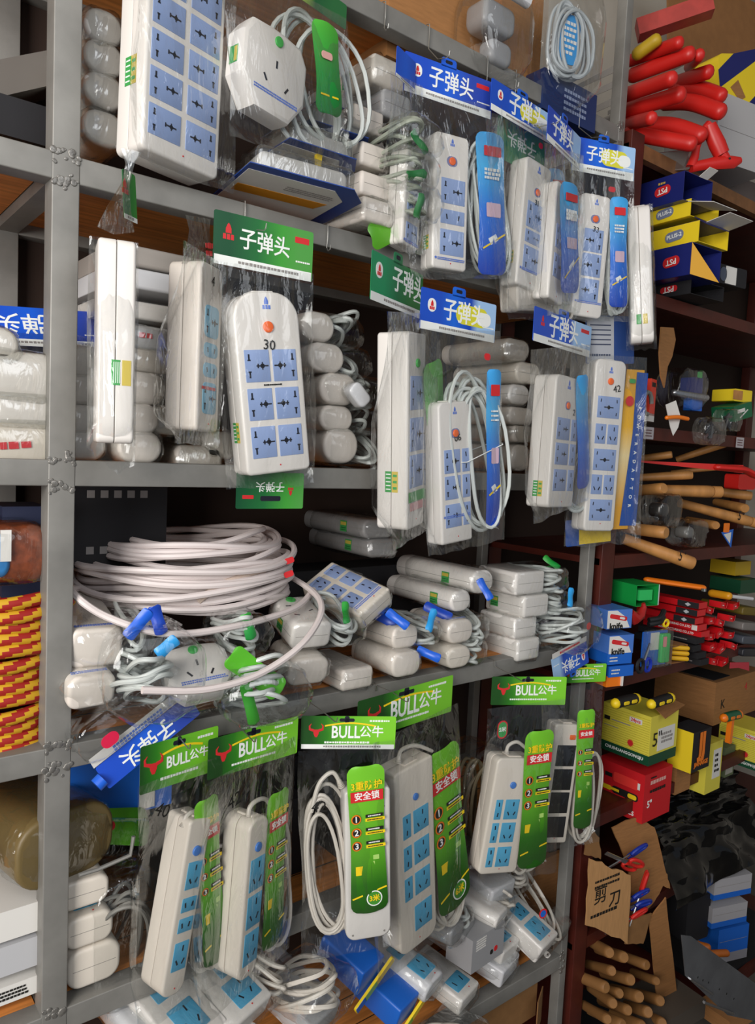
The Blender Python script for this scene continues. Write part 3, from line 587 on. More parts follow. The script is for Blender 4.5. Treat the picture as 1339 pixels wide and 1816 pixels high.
print_rows(b, w2*.45, 1, 0, .006, 2, .001, -w2*.2, -h2*.32); part('header_card', b, [mat('faded_card', '#a8aab0', .5), mat('navy_card', '#24427e', .4), mat('ink_slate', '#3b4258', .6)], r, M2)
bagfit(P, r, (1082, 630), (1070, 966), 1006, 1142, .012, .06, 18)
# ---------------------------------------------------------------- green carded row
_R = {}
def bull(label, anchor, Y, yaw, hd, st, ins=None, rows=None, t=.055, btn=(.18, .0095, BTN, 'plain'), bagpx=None, seed=1, lead=None, coilpx=None, hyaw=None, col=SKY, rt=.008, rb=.02, note=None, mark=None, back=False, body=CRM, sticker=None, hole=True, dark=False):
    P, r = pack(label, anchor, Y, yaw, G3)
    H = Plane(*hd[4], hd[5], hyaw if hyaw is not None else yaw)
    M2, w2, h2 = H.fit(*hd[:4]); M2 = T(*M2.translation); K = P.M.inverted() @ H.M @ M2
    c = header(r, K, w2, h2, LHDR, None, logo='bull', strip_h=.14 if back else 0, hole=True, tab=False, mark=False, patch=False)
    text(c, 'BULL', WPRT, T(-w2*.03, 0, .0009), width=w2*.30, bold=.02, sy=1.35); text(c, '公牛', WPRT, T(w2*.245, .01*h2, .0009), width=w2*.25, bold=.014)
    d = B(); print_rows(d, w2*.22, 1, 0, h2*.06, 0, .0006, w2*.33, h2*.36); print_rows(d, w2*.5, 1, 0, h2*.06, 0, .0006, 0, -h2*.3); d.M = T(0, h2*.2, 0); d.tube([(w2*(-.25+.06*i), h2*.09*math.sin(i/9*PI), .0005) for i in range(10)], h2*.025, 1, 5, flat=.15); part('card_print', d, [WPRT, YELP], c)
    M, w, h = P.fit(*st)
    if back:
        b = B(); b.slab(w, h, -t, 0, rt, rb, 0, .005, .004)
        for x, y in ((-.35, .38), (.35, .38), (-.35, .05), (.35, .05), (-.35, -.46), (.35, -.46)): b.slab(.004, .004, -.001, .0006, .002, .002, 1, at=(x*w, y*h))
        bd = part('strip_body', b, [WHT, SEAM], r, M)
    else: bd = strip(r, M, w, h, t, rows, col, body, rt, rb, btn, sticker, False, note)
    if ins:
        M3, w3, h3 = P.fit(*ins[:4], ins[4] if len(ins) > 4 else .004); w3 *= .86; c2 = insert(r, M3, w3, h3, LINS, 'lime', 0)
        if mark: length_mark(c2, T(w3*.12, -h3*.40, .0046), w3*.42, mark)
    if coilpx: M4, w4, h4 = P.fit(*coilpx[:4], -.03); coil(r, M4, w4, h4, coilpx[4], .0038, .024, m=CORDW, sd=seed)
    if lead:
        pts = [(*P.loc(x, y, -.02), -.02) for x, y in lead]; d = B(); q = [Vector(p) for p in pts]; cur = []
        for i in range(len(q)-1):
            p0, p1, p2, p3 = q[max(i-1, 0)], q[i], q[i+1], q[min(i+2, len(q)-1)]
            for s in range(6):
                u = s/6; cur.append(.5*((2*p1)+(p2-p0)*u+(2*p0-5*p1+4*p2-p3)*u*u+(3*p1-p0-3*p2+p3)*u**3))
        cur.append(q[-1]); d.tube(cur, .0042, 0, 8)
        for k in range(5): d.tube([cur[0]+(cur[2]-cur[0])*(.3*k), cur[0]+(cur[2]-cur[0])*(.3*k+.16)], .0075-.0006*k, 0, 10)
        part('cord_end', d, [CORDW], r)
    if bagpx: bagfit(P, r, *bagpx, .010, t+.012, seed, BAGX if seed % 2 else BAGF)
    _R[P] = r; return P, r
D4 = lambda: [(.32, .155, [(.05, .62, '3')]), (.485, .08, [(.05, .62, 'h')]), (.60, .08, [(.05, .62, 'h')]), (.775, .16, [(.05, .62, '3')])]
D1, _ = bull('slanting strip under the leftmost green bull card, number 40 inked on its bag', (325, 1600), -.075, -14,
    ((318, 1306), (322, 1386), 252, 388, (320, 1345), -.045), ((358, 1452), (305, 1768), 312, 352), ((365, 1415), (382, 1706), 344, 392, -.006), D4(), .062,
    bagpx=((325, 1365), (318, 1790), 248, 392), seed=21, lead=[(325, 1466), (332, 1446), (350, 1440), (368, 1455)], coilpx=((385, 1470), (368, 1720), 350, 402, 4), hyaw=-9)
D2, _ = bull('strip on the second green bull card, its long rounded side facing out, inked 42', (445, 1600), -.085, -22,
    ((452, 1290), (452, 1358), 373, 530, (452, 1324), -.05), ((462, 1450), (438, 1735), 428, 462), ((494, 1402), (482, 1676), 466, 508, -.004), [(v, .2, [(.06, .72, '3')]) for v in (.35, .58, .81)], .062,
    bagpx=((450, 1345), (440, 1748), 374, 524), seed=22, lead=[(440, 1452), (444, 1430), (462, 1417), (476, 1422), (486, 1450)], coilpx=((478, 1440), (484, 1680), 458, 512, 4), hyaw=-6, rt=.02, rb=.022)
D3, _ = bull('strip turned back to front behind a full green leaflet, under the brightest bull card', (650, 1510), -.12, 24,
    ((618, 1270), (618, 1328), 534, 702, (618, 1300), -.075), ((652, 1400), (654, 1665), 612, 692), ((648, 1357), (656, 1617), 611, 688, .006), None, .05,
    bagpx=((618, 1322), (625, 1690), 532, 706), seed=23, coilpx=((565, 1395), (600, 1652), 528, 612, 7), hyaw=32, back=True, mark='3米', lead=[(606, 1395), (590, 1370), (566, 1390), (552, 1440)])
D4P, _ = bull('strip with seven sky-blue sockets under the fourth green bull card, leaflet badge for 6 metres', (740, 1520), -.09, -7,
    ((718, 1222), (728, 1284), 634, 800, (718, 1250), -.055), ((735, 1356), (744, 1676), 708, 772), ((784, 1326), (808, 1608), 762, 826, -.006), [(.305, .125, [(-.24, .2, '2'), (.13, .4, '3')]), (.475, .125, [(-.24, .2, '2'), (.13, .4, '3')]), (.645, .125, [(-.24, .2, '2'), (.13, .4, '3')]), (.835, .14, [(.13, .46, '3')])], .055,
    btn=(.17, .0085, BTN, 'plain'), bagpx=((742, 1280), (750, 1688), 690, 832), seed=24, lead=[(706, 1352), (712, 1330), (738, 1322), (766, 1332)], coilpx=((780, 1380), (790, 1650), 752, 812, 6), mark='6米', rb=.026)
D5, _ = bull('strip with three pairs of sky-blue sockets under the fifth green bull card', (900, 1450), -.085, 14,
    ((940, 1200), (936, 1250), 880, 1012, (940, 1226), -.06), ((918, 1345), (882, 1550), 868, 936), ((958, 1295), (942, 1538), 924, 982, .004), [(v, .17, [(-.27, .17, '2'), (.07, .36, '3')]) for v in (.44, .64, .85)], .05,
    btn=(.23, .009, BTN, 'plain'), bagpx=((935, 1248), (918, 1562), 862, 1000), seed=25, lead=[(898, 1336), (902, 1322), (918, 1316), (936, 1330)], coilpx=((935, 1380), (922, 1550), 905, 962, 5), hyaw=30, rt=.014, rb=.014)
for P_, (x, y), w_, a_, sz in ((D1, (288, 1438), '40', -.5, .03), (D2, (416, 1420), '42', .1, .034), (D3, (566, 1432), '42', .0, .03)):
    text(_R[P_], w_, DKT, T(*P_.loc(x, y, .012), .012) @ R(a_, 'Z'), size=sz, name='pen_number')
b = B(); b.slab(.032, .05, 0, .0006, .015, .02, 0, n=7); b.slab(.026, .042, 0, .0009, .013, .018, 1, n=7)
M, w, h = D5.fit((892, 1278), (890, 1310), 882, 902); k = part('length_sticker', b, [RED, STK], _, M @ Matrix.Scale(h/.05, 4)); text(k, '5米', WPRT, T(0, 0, .0012), width=.022, bold=.02)
D6, _ = bull('strip with four black sockets and an orange rocker, far end of the green row', (1000, 1400), -.07, 22,
    ((1035, 1178), (1035, 1210), 990, 1070, (1035, 1195), -.03), ((1010, 1285), (980, 1496), 974, 1022), ((1040, 1258), (1032, 1468), 1022, 1058, .002), [(v, .175, [(.02, .68, 'd')]) for v in (.26, .46, .655, .86)], .045,
    btn=(.105, .0085, ORG, 'rect'), bagpx=((1015, 1215), (1012, 1502), 962, 1068), seed=26, coilpx=((1042, 1330), (1030, 1490), 1012, 1060, 5), col=BLKP, rt=.008, rb=.008)
# hooks
for P, px, py, k, l in ((A1, 790, 100, 0, 'wire hook above the deep blue header card'), (A2, 912, 155, 0, 'wire hook above the second blue card of the top row'), (A3, 986, 215, 0, 'wire hook above the narrow third blue card'), (A4, 1068, 240, 0, 'wire hook above the blue card nearest the end post'),
    (C3, 466, 405, 1, 'wire hook over the dark green header card'), (D1, 332, 1322, 3, 'wire hook through the leftmost green bull card'), (D2, 448, 1310, 3, 'wire hook through the second green bull card'), (D3, 592, 1275, 3, 'wire hook through the brightest bull card'), (D4P, 718, 1240, 3, 'wire hook through the fourth green bull card'), (D5, 925, 1205, 3, 'wire hook through the fifth green bull card')):
    hook(P, px, py, ZB[k], l)
hook(Plane(580, 440, -.004), 580, 442, ZB[1], 'empty wire hook right of the dark green header card')
hook(Plane(680, 52, -.004), 682, 52, ZB[0], 'empty wire hook on the top beam, left of the deep blue card')
# ---------------------------------------------------------------- bundles lying on the steel shelves
def hull(root, c, w, h, z0, z1, m=BAGF, seed=1, grow=1.0, gather=True, name='plastic_bag', rr=.45, wr=.006):
    b = B(); rings = []; off = Vector((seed*2.3, seed, seed*.7)); n = 18
    for i in range(n+1):
        t = i/n; e = min(1, .12+t*4 if gather else .55+t*5)*min(1, .5+(1-t)*7); ring = []
        for x, y in rrect(w*e, h*e, min(w, h)*rr*e, n=6):
            k = noise.noise(Vector((x*40, y*40, t*7))+off)*wr+noise.noise(Vector((x*95, y*95, t*16))+off)*wr*.5
            L = math.hypot(x, y)+1e-6; ring.append((c[0]+x*(1+k/L), c[1]+y*(1+k/L), z0+(z1-z0)*t+k*.6))
        rings.append(ring)
    b.loft(rings, 0, True); return part(name, b, [m], root, I4, 80)
def bundle(label, px, py, Y, w, h, L, yaw=0, group=None, r=.4, body=WHT, cord=None, sticker=None, bag_=True, top=None, pitch=0, roll=0, name='bagged_power_strip', cat='power strip', seed=None, prnt=False, film_=None, leaf=None, end=None, topcol=SKY, lug=False, seam=True, cordm=CORD, grow=.012):
    """one bagged strip lying on a shelf, its near end towards the aisle"""
    P = Plane(px, py, Y, yaw); seed = seed or int(px+py*3) % 97
    ro = thing(name, label, cat, P.M @ R(math.radians(roll), 'Z') @ R(math.radians(pitch), 'X') @ T(0, -h/2, 0), group)
    rr = min(w, h)*r; b = B(); b.slab(w, h, -L, 0, rr, rr, 0, .004, min(.007, h*.16), n=6, k=4)
    if seam:
        b.M = R(0, 'Z'); b.slab(w+.0007, .0009, -L+.006, -.006, .0004, .0004, 1); b.box((0, 0, .0001), (w*.8, .0007, .0006), 1)
    bd = part('strip_body', b, [body, SEAM], ro, T(0, h/2, 0))
    if sticker is not None:
        c = B(); c.box((0, 0, 0), (.026, .026, .0006)); c.box((0, .006, .0002), (.022, .008, .0006), 1)
        for k in range(2): c.box((0, -.004-.005*k, .0002), (.02, .002, .0006), 2)
        part('label_sticker', c, [STK, STK2, mat('sticker_dark', '#1f5c33', .5)], bd, T(-w/2-.0003, 0, -sticker) @ R(-PI/2, 'Y'))
    if top:
        for z, x, pw, ph, k in top: panel(bd, T(x, h/2, -z) @ R(-PI/2, 'X'), pw, ph, k, topcol, r=.003)
        c = B(); c.slab(.003, .003, 0, .0006, .0014, .0014); part('indicator_light', c, [RED], bd, T(w*.1, h/2, -.012) @ R(-PI/2, 'X'))
    if prnt:
        c = B(); print_rows(c, w*.8, 2, .0045, .0034, 0, 0); part('maker_print', c, [BLUT], bd, T(0, h/2+.0003, -.022) @ R(-PI/2, 'X'))
    if lug:
        c = B(); c.slab(.02, .016, -.002, .002, .008, .008, 0, n=6); c.box((0, -.001, .0022), (.007, .003, .0005), 1); part('fixing_lug', c, [body, SLOT], bd, T(w*.12, -h/2+.003, .006) @ R(-PI/2, 'X'))
    x1 = w/2
    if cord:
        cw, cl, n_, side = cord; x1 = w/2+cw if side > 0 else w/2
        coil(ro, T(side*(w/2+cw*.5), h*.5, -cl*.46) @ R(PI/2+(0, .35, -.3)[seed % 3], 'X') @ R((0, .5, -.4)[seed % 3], 'Y'), cw*.98, cl, n_, .0042, h*.75, cordm, sd=seed)
    if leaf:
        lm, lx, ly, lz, lw, lh, a = leaf; insert(ro, T(lx, ly, lz) @ R(a, 'Z') @ R(-.9, 'X'), lw, lh, lm, 'plain')
    if bag_:
        xl = -w/2 if not cord or cord[3] > 0 else -w/2-cord[0]; W_ = x1-xl+grow
        hull(ro, ((x1+xl)/2, h/2, 0), W_, h+grow*.8, -L-.02, .012, film_ or BAGF, seed)
    return ro
g = 'wrapped rolls stacked left of the big strip'
for i, (y, w) in enumerate(((48, .062), (103, .064), (160, .066), (228, .07))):
    bundle(('white wrapped roll', 'white wrapped roll', 'white wrapped roll', 'white wrapped roll')[i]+(' topmost of the stack beside the front post', ' second from the top beside the front post', ' second from the bottom beside the front post, on the second beam', ' lowest of the stack beside the front post, on the second beam')[i], 186, y, .05, w, .055, .22, 0, g, .48, WHT, seam=False, name='wrapped_roll', cat='roll', film_=BAGH)
# blister cards on the second shelf
g = 'blue bordered blister cards on the second shelf'
def blister(label, px, py, Y, w, L, yaw, roll, lift=.03):
    P = Plane(px, py, Y, yaw); r = thing('blister_card', label, 'blister pack', P.M @ R(math.radians(roll), 'Z'), g)
    out = [(-w/2, -L), (w/2, -L), (w/2, -.05), (w*.32, 0), (-w/2, 0)]
    b = B(); b.M = R(PI/2, 'X'); b.poly([(x, z) for x, z in out], -.0008, .0008, 0)
    b.poly([(x*.84-.012, z*.80-.026) for x, z in out], .0008, .0014, 1); b.poly([(-w*.44, -.135), (w*.25, -.135), (w*.30, -.098), (-w*.44, -.098)], .0014, .0018, 2)
    print_rows(b, w*.4, 3, .008, .004, 3, .002, .02, -.06); part('backing_card', b, [mat('card_navy_blue', '#163f8f', .4), WPAP, mat('card_orange', '#e0952a', .4), GRY], r)
    b = B(); b.slab(w*.72, lift, -L*.86, -.025, lift*.4, .002, 0, .004, .006); part('tool_body', b, [mat('blister_grey', '#b9b7b4', .35)], r, T(-.01, lift/2+.001, 0))
    b = B(); b.slab(w*.8, lift+.008, -L*.9, -.016, lift*.4, .002, 0, .004, .008); part('blister', b, [BAGH], r, T(-.008, lift/2+.004, 0))
for i, (x, y, Yy, w, l) in enumerate(((560, 318, -.115, .23, 'lowest blue bordered blister card, overhanging the second beam'), (588, 268, -.05, .17, 'second blister card up, its white body at the front above the lowest card'), (615, 232, .0, .16, 'third blister card up, a dark blue corner pointing right'), (622, 196, .05, .15, 'topmost blister card, behind the hanging adaptor'))):
    blister(l, x, y, Yy, w, .24, 8 if i == 0 else 2, -1+i, .034)
b = B(); b.poly([(-.007, .03), (.007, .03), (.002, -.025), (-.002, -.025)], -.004, .004); solo('yellow_tag', 'small yellow tapered tag below the coiled adaptor cord', 'tag', b, [YELP], Plane(564, 295, -.02).M)
g = 'cream adaptors stacked behind the deep blue card'
bundle('upper cream adaptor with a green label, left of the deep blue card', 690, 130, .05, .085, .06, .18, 0, g, .2, CRM, None, .09, name='bagged_adaptor', cat='adaptor')
bundle('lower grey adaptor under the cream one, left of the deep blue card', 705, 188, .05, .08, .055, .16, 0, g, .25, GRYP, None, None, name='bagged_adaptor', cat='adaptor')
g = 'pale ends of strips stacked beside the blister cards'
for i, (x, y, l) in enumerate(((655, 212, 'pale strip end wedged under the grey adaptor'), (668, 278, 'pale strip end second down beside the blister cards'), (668, 330, 'pale strip end third down beside the blister cards'), (672, 375, 'pale strip end lowest beside the lowest blister card'))):
    bundle(l, x, y, .015-.02*i, .075, .045, .2, 0, g, .15, WARM, None, None, bag_=i == 3)
g = 'bagged grey cord coils on the second shelf'
for i, (x, y, l) in enumerate(((700, 262, 'bagged grey-green cord coil highest, left of the half hidden strip'), (695, 318, 'bagged grey-green cord coil in the middle, left of the half hidden strip'), (700, 372, 'bagged cord coil lowest on the second beam, with a lime leaflet'))):
    P = Plane(x, y, .0, 0); r = thing('cord_bundle', l, 'cord', P.M, g); coil(r, R(PI/2, 'X'), .08, .16, 5, .004, .045, mat('cord_greygreen', '#9fa596', .5), sd=x+y)
    insert(r, T(.0, -.01, .075) @ R(.9+i, 'Z'), .018, .05, mat('leaflet_dim_green', '#1f6a34', .45), 'plain'); hull(r, (0, 0, 0), .11, .07, -.1, .1, BAGF, i+3)
P = Plane(690, 410, -.035, 0); r = thing('lime_leaflet', 'lime green leaflet drooping over the second beam', 'leaflet', P.M); insert(r, R(-1.1, 'Z'), .05, .10, LINS, 'plain')
# third shelf, right of the front post
g = 'wrapped rolls between the plain side strip and number 30'
for i, (x, y, w, h, l) in enumerate(((250, 793, .075, .055, 'lowest wrapped roll on the third beam beside the plain side strip'), (246, 742, .075, .052, 'second wrapped roll up beside the plain side strip'), (252, 688, .085, .055, 'third wrapped roll up beside the plain side strip'), (258, 638, .085, .04, 'flat wrapped strip fourth up beside the plain side strip'), (262, 600, .085, .04, 'flat wrapped strip with red print, fifth up beside the plain side strip'))):
    o = bundle(l, x, y, .03, w, h, .24, 0, g, .48 if i < 3 else .2, WARM if i < 4 else GRYP, seam=False, name='wrapped_roll', cat='roll', film_=BAGH if i > 2 else BAGF)
    if i == 4: c = B(); print_rows(c, .03, 1, 0, .009, 0, .0006); part('red_print', c, [RED], o, T(0, h*.6, 0.001))
for i, (x, y, l) in enumerate(((150, 790, 'lowest short roll right behind the front post'), (150, 745, 'short roll second up right behind the front post'), (150, 690, 'short roll third up right behind the front post'), (148, 640, 'short roll topmost right behind the front post'))):
    bundle(l, x, y, .05, .07, .05, .24, 0, 'short rolls behind the front post', .48, WHT, seam=False, name='wrapped_roll', cat='roll')
for i, (x, y, h, c_, l) in enumerate(((265, 553, .03, WHT, 'flat white carton under the long grey cartons'), (280, 500, .034, GRYP, 'lower long grey carton above the flat white one'), (285, 462, .034, mat('dusty_carton', '#9a938c', .6), 'upper dusty long carton under the brown board'))):
    bundle(l, x, y, .06, .16, h, .3, 0, 'flat cartons behind the plain side strip', .06, c_, bag_=i == 0, seam=False, name='flat_carton', cat='carton')
for i, (x, y, w, h, l) in enumerate(((355, 815, .09, .05, 'wrapped bundle low behind the four socket strip'), (300, 745, .07, .05, 'wrapped bundle behind the gap before the four socket strip'), (392, 790, .06, .05, 'pinkish wrapped bundle between the four socket strip and number 30'))):
    bundle(l, x, y, .04, w, h, .22, 0, 'wrapped bundles behind the second row', .3, WARM, seam=False, film_=BAGH)
g = 'wrapped rolls with coils right of number 30'
for i, (x, y, w, h, n_, l) in enumerate(((606, 790, .085, .072, 5, 'lowest wrapped roll right of number 30, cord coil beside it'), (598, 742, .08, .05, 3, 'second wrapped roll up right of number 30'), (602, 690, .09, .062, 3, 'third wrapped roll up right of number 30, blue print on top'), (580, 634, .085, .056, 4, 'fourth wrapped roll up right of number 30, flat cord loops beside it'), (566, 579, .075, .056, 6, 'topmost wrapped roll right of number 30, round cord coil beside it'))):
    bundle(l, x, y, .02, w, h, .24, 0, g, .48, WARM, (.075, .2, n_, 1), seam=False, prnt=i == 2, seed=40+i)
P = Plane(640, 700, -.02, 10); r = thing('plug_bag', 'small bagged white plug lying on the rolls right of number 30', 'plug', P.M @ R(-.8, 'Z')); b = B(); b.slab(.05, .032, -.03, 0, .012, .012, 0, .003, .006); part('plug_body', b, [GRYP], r); b = B(); b.slab(.056, .038, -.035, .004, .014, .014, 0, .003, .006); part('plastic_bag', b, [BAGX], r)
g = 'wrapped strips between the middle packs of the third shelf'
for i, (x, y, w, h, c_, l) in enumerate(((925, 812, .075, .065, WARM, 'lowest wrapped strip in the gap left of the small blue card packs'), (930, 770, .08, .04, WARM, 'crumpled wrapped strip second up in the same gap'), (925, 738, .085, .042, WARM, 'wrapped strip third up in the same gap'), (922, 700, .075, .048, WHT, 'white round ended strip fourth up in the same gap'), (938, 662, .09, .052, CRM, 'cream round ended strip fifth up in the same gap'), (918, 620, .09, .05, WARM, 'topmost pinkish wrapped roll in the same gap'))):
    bundle(l.replace('in the same gap', 'left of the small blue card packs'), x, y, .02, w, h, .22, 0, g, .48 if i in (0, 3, 4, 5) else .3, c_, seam=i in (3, 4), film_=BAGH if i in (1, 5) else BAGF)
# left bay, third shelf
g = 'white parcels left of the front post'
for i, (x, y, w, h, r_, l) in enumerate(((40, 790, .13, .075, .3, 'lowest cream parcel with red print, left of the front post'), (42, 728, .12, .05, .4, 'flattened pale parcel on the red printed one'), (38, 668, .13, .075, .48, 'puffed white bag of parts left of the front post'), (2, 610, .05, .05, .48, 'white roll end at the left edge of the picture'))):
    o = bundle(l, x, y, .02, w, h, .2, 0, g, r_, CRM if i == 0 else WHT, seam=False, name='wrapped_parcel', cat='parcel', film_=BAGH)
    if i == 0: c = B(); print_rows(c, .07, 1, 0, .012, 0, .0016); part('red_print', c, [RED], o, T(-.01, h*.5, .0) @ R(.1, 'Z'))
P = Plane(62, 580, .12, 0); r = thing('blue_card_pack', 'bagged pack with a blue header card lying behind the front post', 'pack', P.M @ R(.08, 'Z') @ R(-.5, 'X')); c = header(r, I4, .24, .075, BHDR2, None, strip_h=.18, logo=None, tab=False); text(c, '子弹头', WPRT, T(0, .008, .0009) @ R(PI, 'Z'), width=.12, bold=.01)
hull(r, (0, -.03, -.06), .25, .07, -.12, .0, BAGF, 5); b = B(); b.slab(.2, .035, -.12, -.02, .01, .01); part('strip_body', b, [GRYP], r, T(0, -.035, 0))
b = B(); b.slab(.30, .05, -.2, 0, .003, .003); solo('grey_case', 'long grey case on the dark second shelf left of the front post', 'case', b, [mat('case_grey', '#77716b', .5)], Plane(40, 130, .2, -14).M @ R(.55, 'Z'))
b = B(); b.slab(.16, .06, -.2, 0, .004, .004); solo('dark_box', 'dark box on the second beam at the far left', 'box', b, [DARK], Plane(15, 205, .1, 0).M)
# ---------------------------------------------------------------- fourth shelf: the big cable and what lies round it
def ring_pts(c, rx, ry, z, n, q, j, tilt=(0, 0)):
    o = []; p1, p2 = q.random()*6, q.random()*6
    for i in range(n):
        a = 2*PI*i/n; k = 1+j*math.sin(2*a+p1)+j*.6*math.sin(3*a+p2); x, y = rx*k*math.cos(a), ry*k*math.sin(a)
        o.append((c.x+x, c.y+y, z+tilt[0]*x+tilt[1]*y+.006*math.sin(2*a+p2)+.004*math.sin(3*a+p1)))
    return o
q = random.Random(11); CC = at(338, 1005, .215); r = thing('cable_coil', 'large loose coil of pinkish white cable on the fourth shelf', 'cable', T(CC.x, CC.y, CC.z)); b = B(); Z = Vector((0, 0, 0))
for k in range(23):
    rx = .225*q.uniform(.84, 1.0) if k < 16 else .225*q.uniform(.62, .8); b.tube(ring_pts(Vector((q.uniform(-.012, .012), q.uniform(-.008, .008), 0)), rx, rx*.86, -.05+.0052*k, 64, q, .013, (q.uniform(-.02, .05), q.uniform(-.03, .03))), .0062, 0, 8, True)
part('cable', b, [CABLE], r)
def sweep(pts, r, m, n=8, steps=9, label=None):
    q_ = [Vector(p) for p in pts]; cur = []
    for i in range(len(q_)-1):
        p0, p1, p2, p3 = q_[max(i-1, 0)], q_[i], q_[i+1], q_[min(i+2, len(q_)-1)]
        for s in range(steps):
            u = s/steps; cur.append(.5*((2*p1)+(p2-p0)*u+(2*p0-5*p1+4*p2-p3)*u*u+(3*p1-p0-3*p2+p3)*u**3))
    cur.append(q_[-1]); d = B(); d.tube(cur, r, 0, n); return d
iv = Matrix.Translation(-CC)
d = sweep([Vector((-.17, .09, -.02)), Vector((-.21, .02, -.03))]+[iv @ at(*p) for p in ((128, 1050, .04), (190, 1094, -.01), (300, 1124, -.05), (420, 1110, -.05), (520, 1080, -.0), (556, 1046, .08))], .0062, CABLE); part('loose_loop', d, [CABLE], r)
d = sweep([Vector((.16, .10, -.0)), Vector((.212, .02, -.02))]+[iv @ at(*p) for p in ((566, 1062, .0), (548, 1128, -.09), (470, 1190, -.115), (370, 1222, -.125), (252, 1224, -.12))], .0062, CABLE); part('cable_end', d, [CABLE], r)
d = sweep([iv @ at(*p) for p in ((352, 1066, .045), (385, 1040, .03), (430, 1022, .035), (470, 1010, .05))], .0064, CABLE); part('cross_turn', d, [mat('cable_tan', '#c9b6a8', .5)], r)
for x, y in ((513, 994), (512, 1018)):
    P = Plane(x, y, .06, 10); b = B(); b.slab(.02, .012, 0, .001, .004, .004); k = part('red_tape', b, [RED], r, iv @ P.M @ R(.3, 'Z'))
g = 'items in the pile under the big cable'
bundle('white blue-printed strip end beside the front post, upper of two', 172, 1150, -.0, .082, .066, .2, 6, g, .2, WARM, (.05, .14, 4, 1), None, prnt=True, pitch=8, seam=False)
bundle('white blue-printed strip end beside the front post, lower of two', 164, 1228, -.02, .075, .056, .2, 0, g, .3, WARM, (.08, .16, 6, 1), prnt=True, pitch=10, seam=False)
P = Plane(352, 1182, -.035, 14); r = thing('bagged_adaptor', 'white eight-sided adaptor lying tilted under the loose cable loop', 'adaptor', P.M @ R(-.9, 'X') @ R(.15, 'Z'), g); adaptor(r, T(0, 0, 0), .115, .10, .045, label=False); hull(r, (0, 0, -.03), .15, .13, -.06, .014, BAGX, 6, gather=False)
P = Plane(418, 1118, .01, 5); r = thing('cord_bundle', 'small white cord coil with a green leaflet below the cable, middle of the pile', 'cord', P.M, g); coil(r, R(PI/2, 'X') @ T(0, 0, 0), .075, .12, 6, .0042, .05, sd=8); insert(r, T(0, .02, .055) @ R(.3, 'Z'), .022, .05, GINS, 'plain'); hull(r, (0, 0, 0), .1, .075, -.07, .07, BAGF, 9)
P = Plane(455, 1215, -.04, 12); r = thing('cord_bundle', 'white cord coil with a bright lime leaflet at the front of the pile', 'cord', P.M, g); coil(r, R(PI/2-.5, 'X'), .12, .15, 7, .0045, .05, sd=12); insert(r, T(-.015, .035, .04) @ R(.9, 'Z'), .045, .12, mat('leaflet_lime', '#58b52a', .35), 'plain'); insert(r, T(-.03, -.012, .06) @ R(.25, 'Z'), .022, .075, mat('leaflet_green', '#2f8a22', .35), 'plain'); hull(r, (0, 0, 0), .16, .10, -.09, .09, BAGX, 12)
P = Plane(255, 1205, -.04, 12); r = thing('cord_bundle', 'white cord coil behind the cut cable end, blue leaflets on it', 'cord', P.M, g); coil(r, R(PI/2-.3, 'X'), .09, .14, 6, .0045, .05, sd=14); insert(r, T(-.012, .095, .01) @ R(-.7, 'Z'), .022, .055, mat('leaflet_blue', '#1f5fd0', .35), 'plain'); insert(r, T(.018, .10, .01) @ R(.3, 'Z'), .022, .05, mat('leaflet_deep_blue', '#1a44b0', .35), 'plain'); insert(r, T(.03, .06, .03) @ R(-.9, 'Z'), .022, .04, mat('leaflet_sky', '#2b9be0', .35), 'plain'); hull(r, (.01, .02, 0), .16, .15, -.09, .08, BAGX, 15)
P = Plane(266, 1312, -.035, -6); r = thing('blue_card_pack', 'bagged strip whose blue header card droops over the fourth beam by the front post', 'pack', P.M @ R(.50, 'Z'), g)
c = header(r, R(-.25, 'X'), .185, .042, BHDR2, None, strip_h=0, logo=None, tab=False, mark=False); text(c, '子弹头', WPRT, T(-.005, 0, .0009) @ R(PI, 'Z'), width=.10, bold=.012); b = B(); b.box((0, 0, 0), (.18, .018, .0008)); print_rows(b, .1, 2, .006, .005, 1, .0006); part('white_strip', b, [WPAP, BLUT], r, T(-.004, .031, -.004)); b = B(); b.tube([(-.092, 0, .002), (-.105, -.002, .002)], .012, 0, 10); part('rolled_tab', b, [mat('leaflet_blue', '#1f5fd0', .35)], r); hull(r, (.0, .06, -.03), .2, .07, -.08, .01, BAGX, 17)
b = B(); b.slab(.03, .022, 0, .0008, .0108, .0108); part('red_sticker', b, [mat('sticker_pink_red', '#e0264e', .35)], r, T(-.055, .055, .012))
P = Plane(520, 1118, -.0, 0)
r = bundle('white adaptor with green label, top of its small stack beside the cable', 553, 1128, -.02, .085, .055, .12, 8, g, .25, WHT, (.075, .14, 6, 1), .06, name='bagged_adaptor', cat='adaptor', pitch=14, leaf=(GINS, .085, .055, -.03, .02, .05, -.4))
c = B()
for x, z, a in ((-.02, -.08, 0), (.018, -.055, .5), (-.018, -.04, -.5)): c.M = T(x, .0552, z) @ R(a, 'Y'); c.box((0, 0, 0), (.011, .0006, .003))
c.M = I4; part('pin_slots', c, [SLOT], r); c = B(); c.slab(.02, .02, 0, .002, .01, .01, 0); part('switch_button', c, [GRN], r, T(-.005, .0552, -.105) @ R(-PI/2, 'X'))
bundle('pinkish adaptor under the green labelled one', 548, 1192, -.03, .085, .055, .1, 8, g, .35, WARM, None, name='bagged_adaptor', cat='adaptor', seam=False, pitch=10)
bundle('cream boxy strip end on the fourth beam under the coil beside the adaptors', 635, 1204, -.01, .08, .045, .16, 0, g, .2, WARM)
P = Plane(615, 1122, .0, 0)
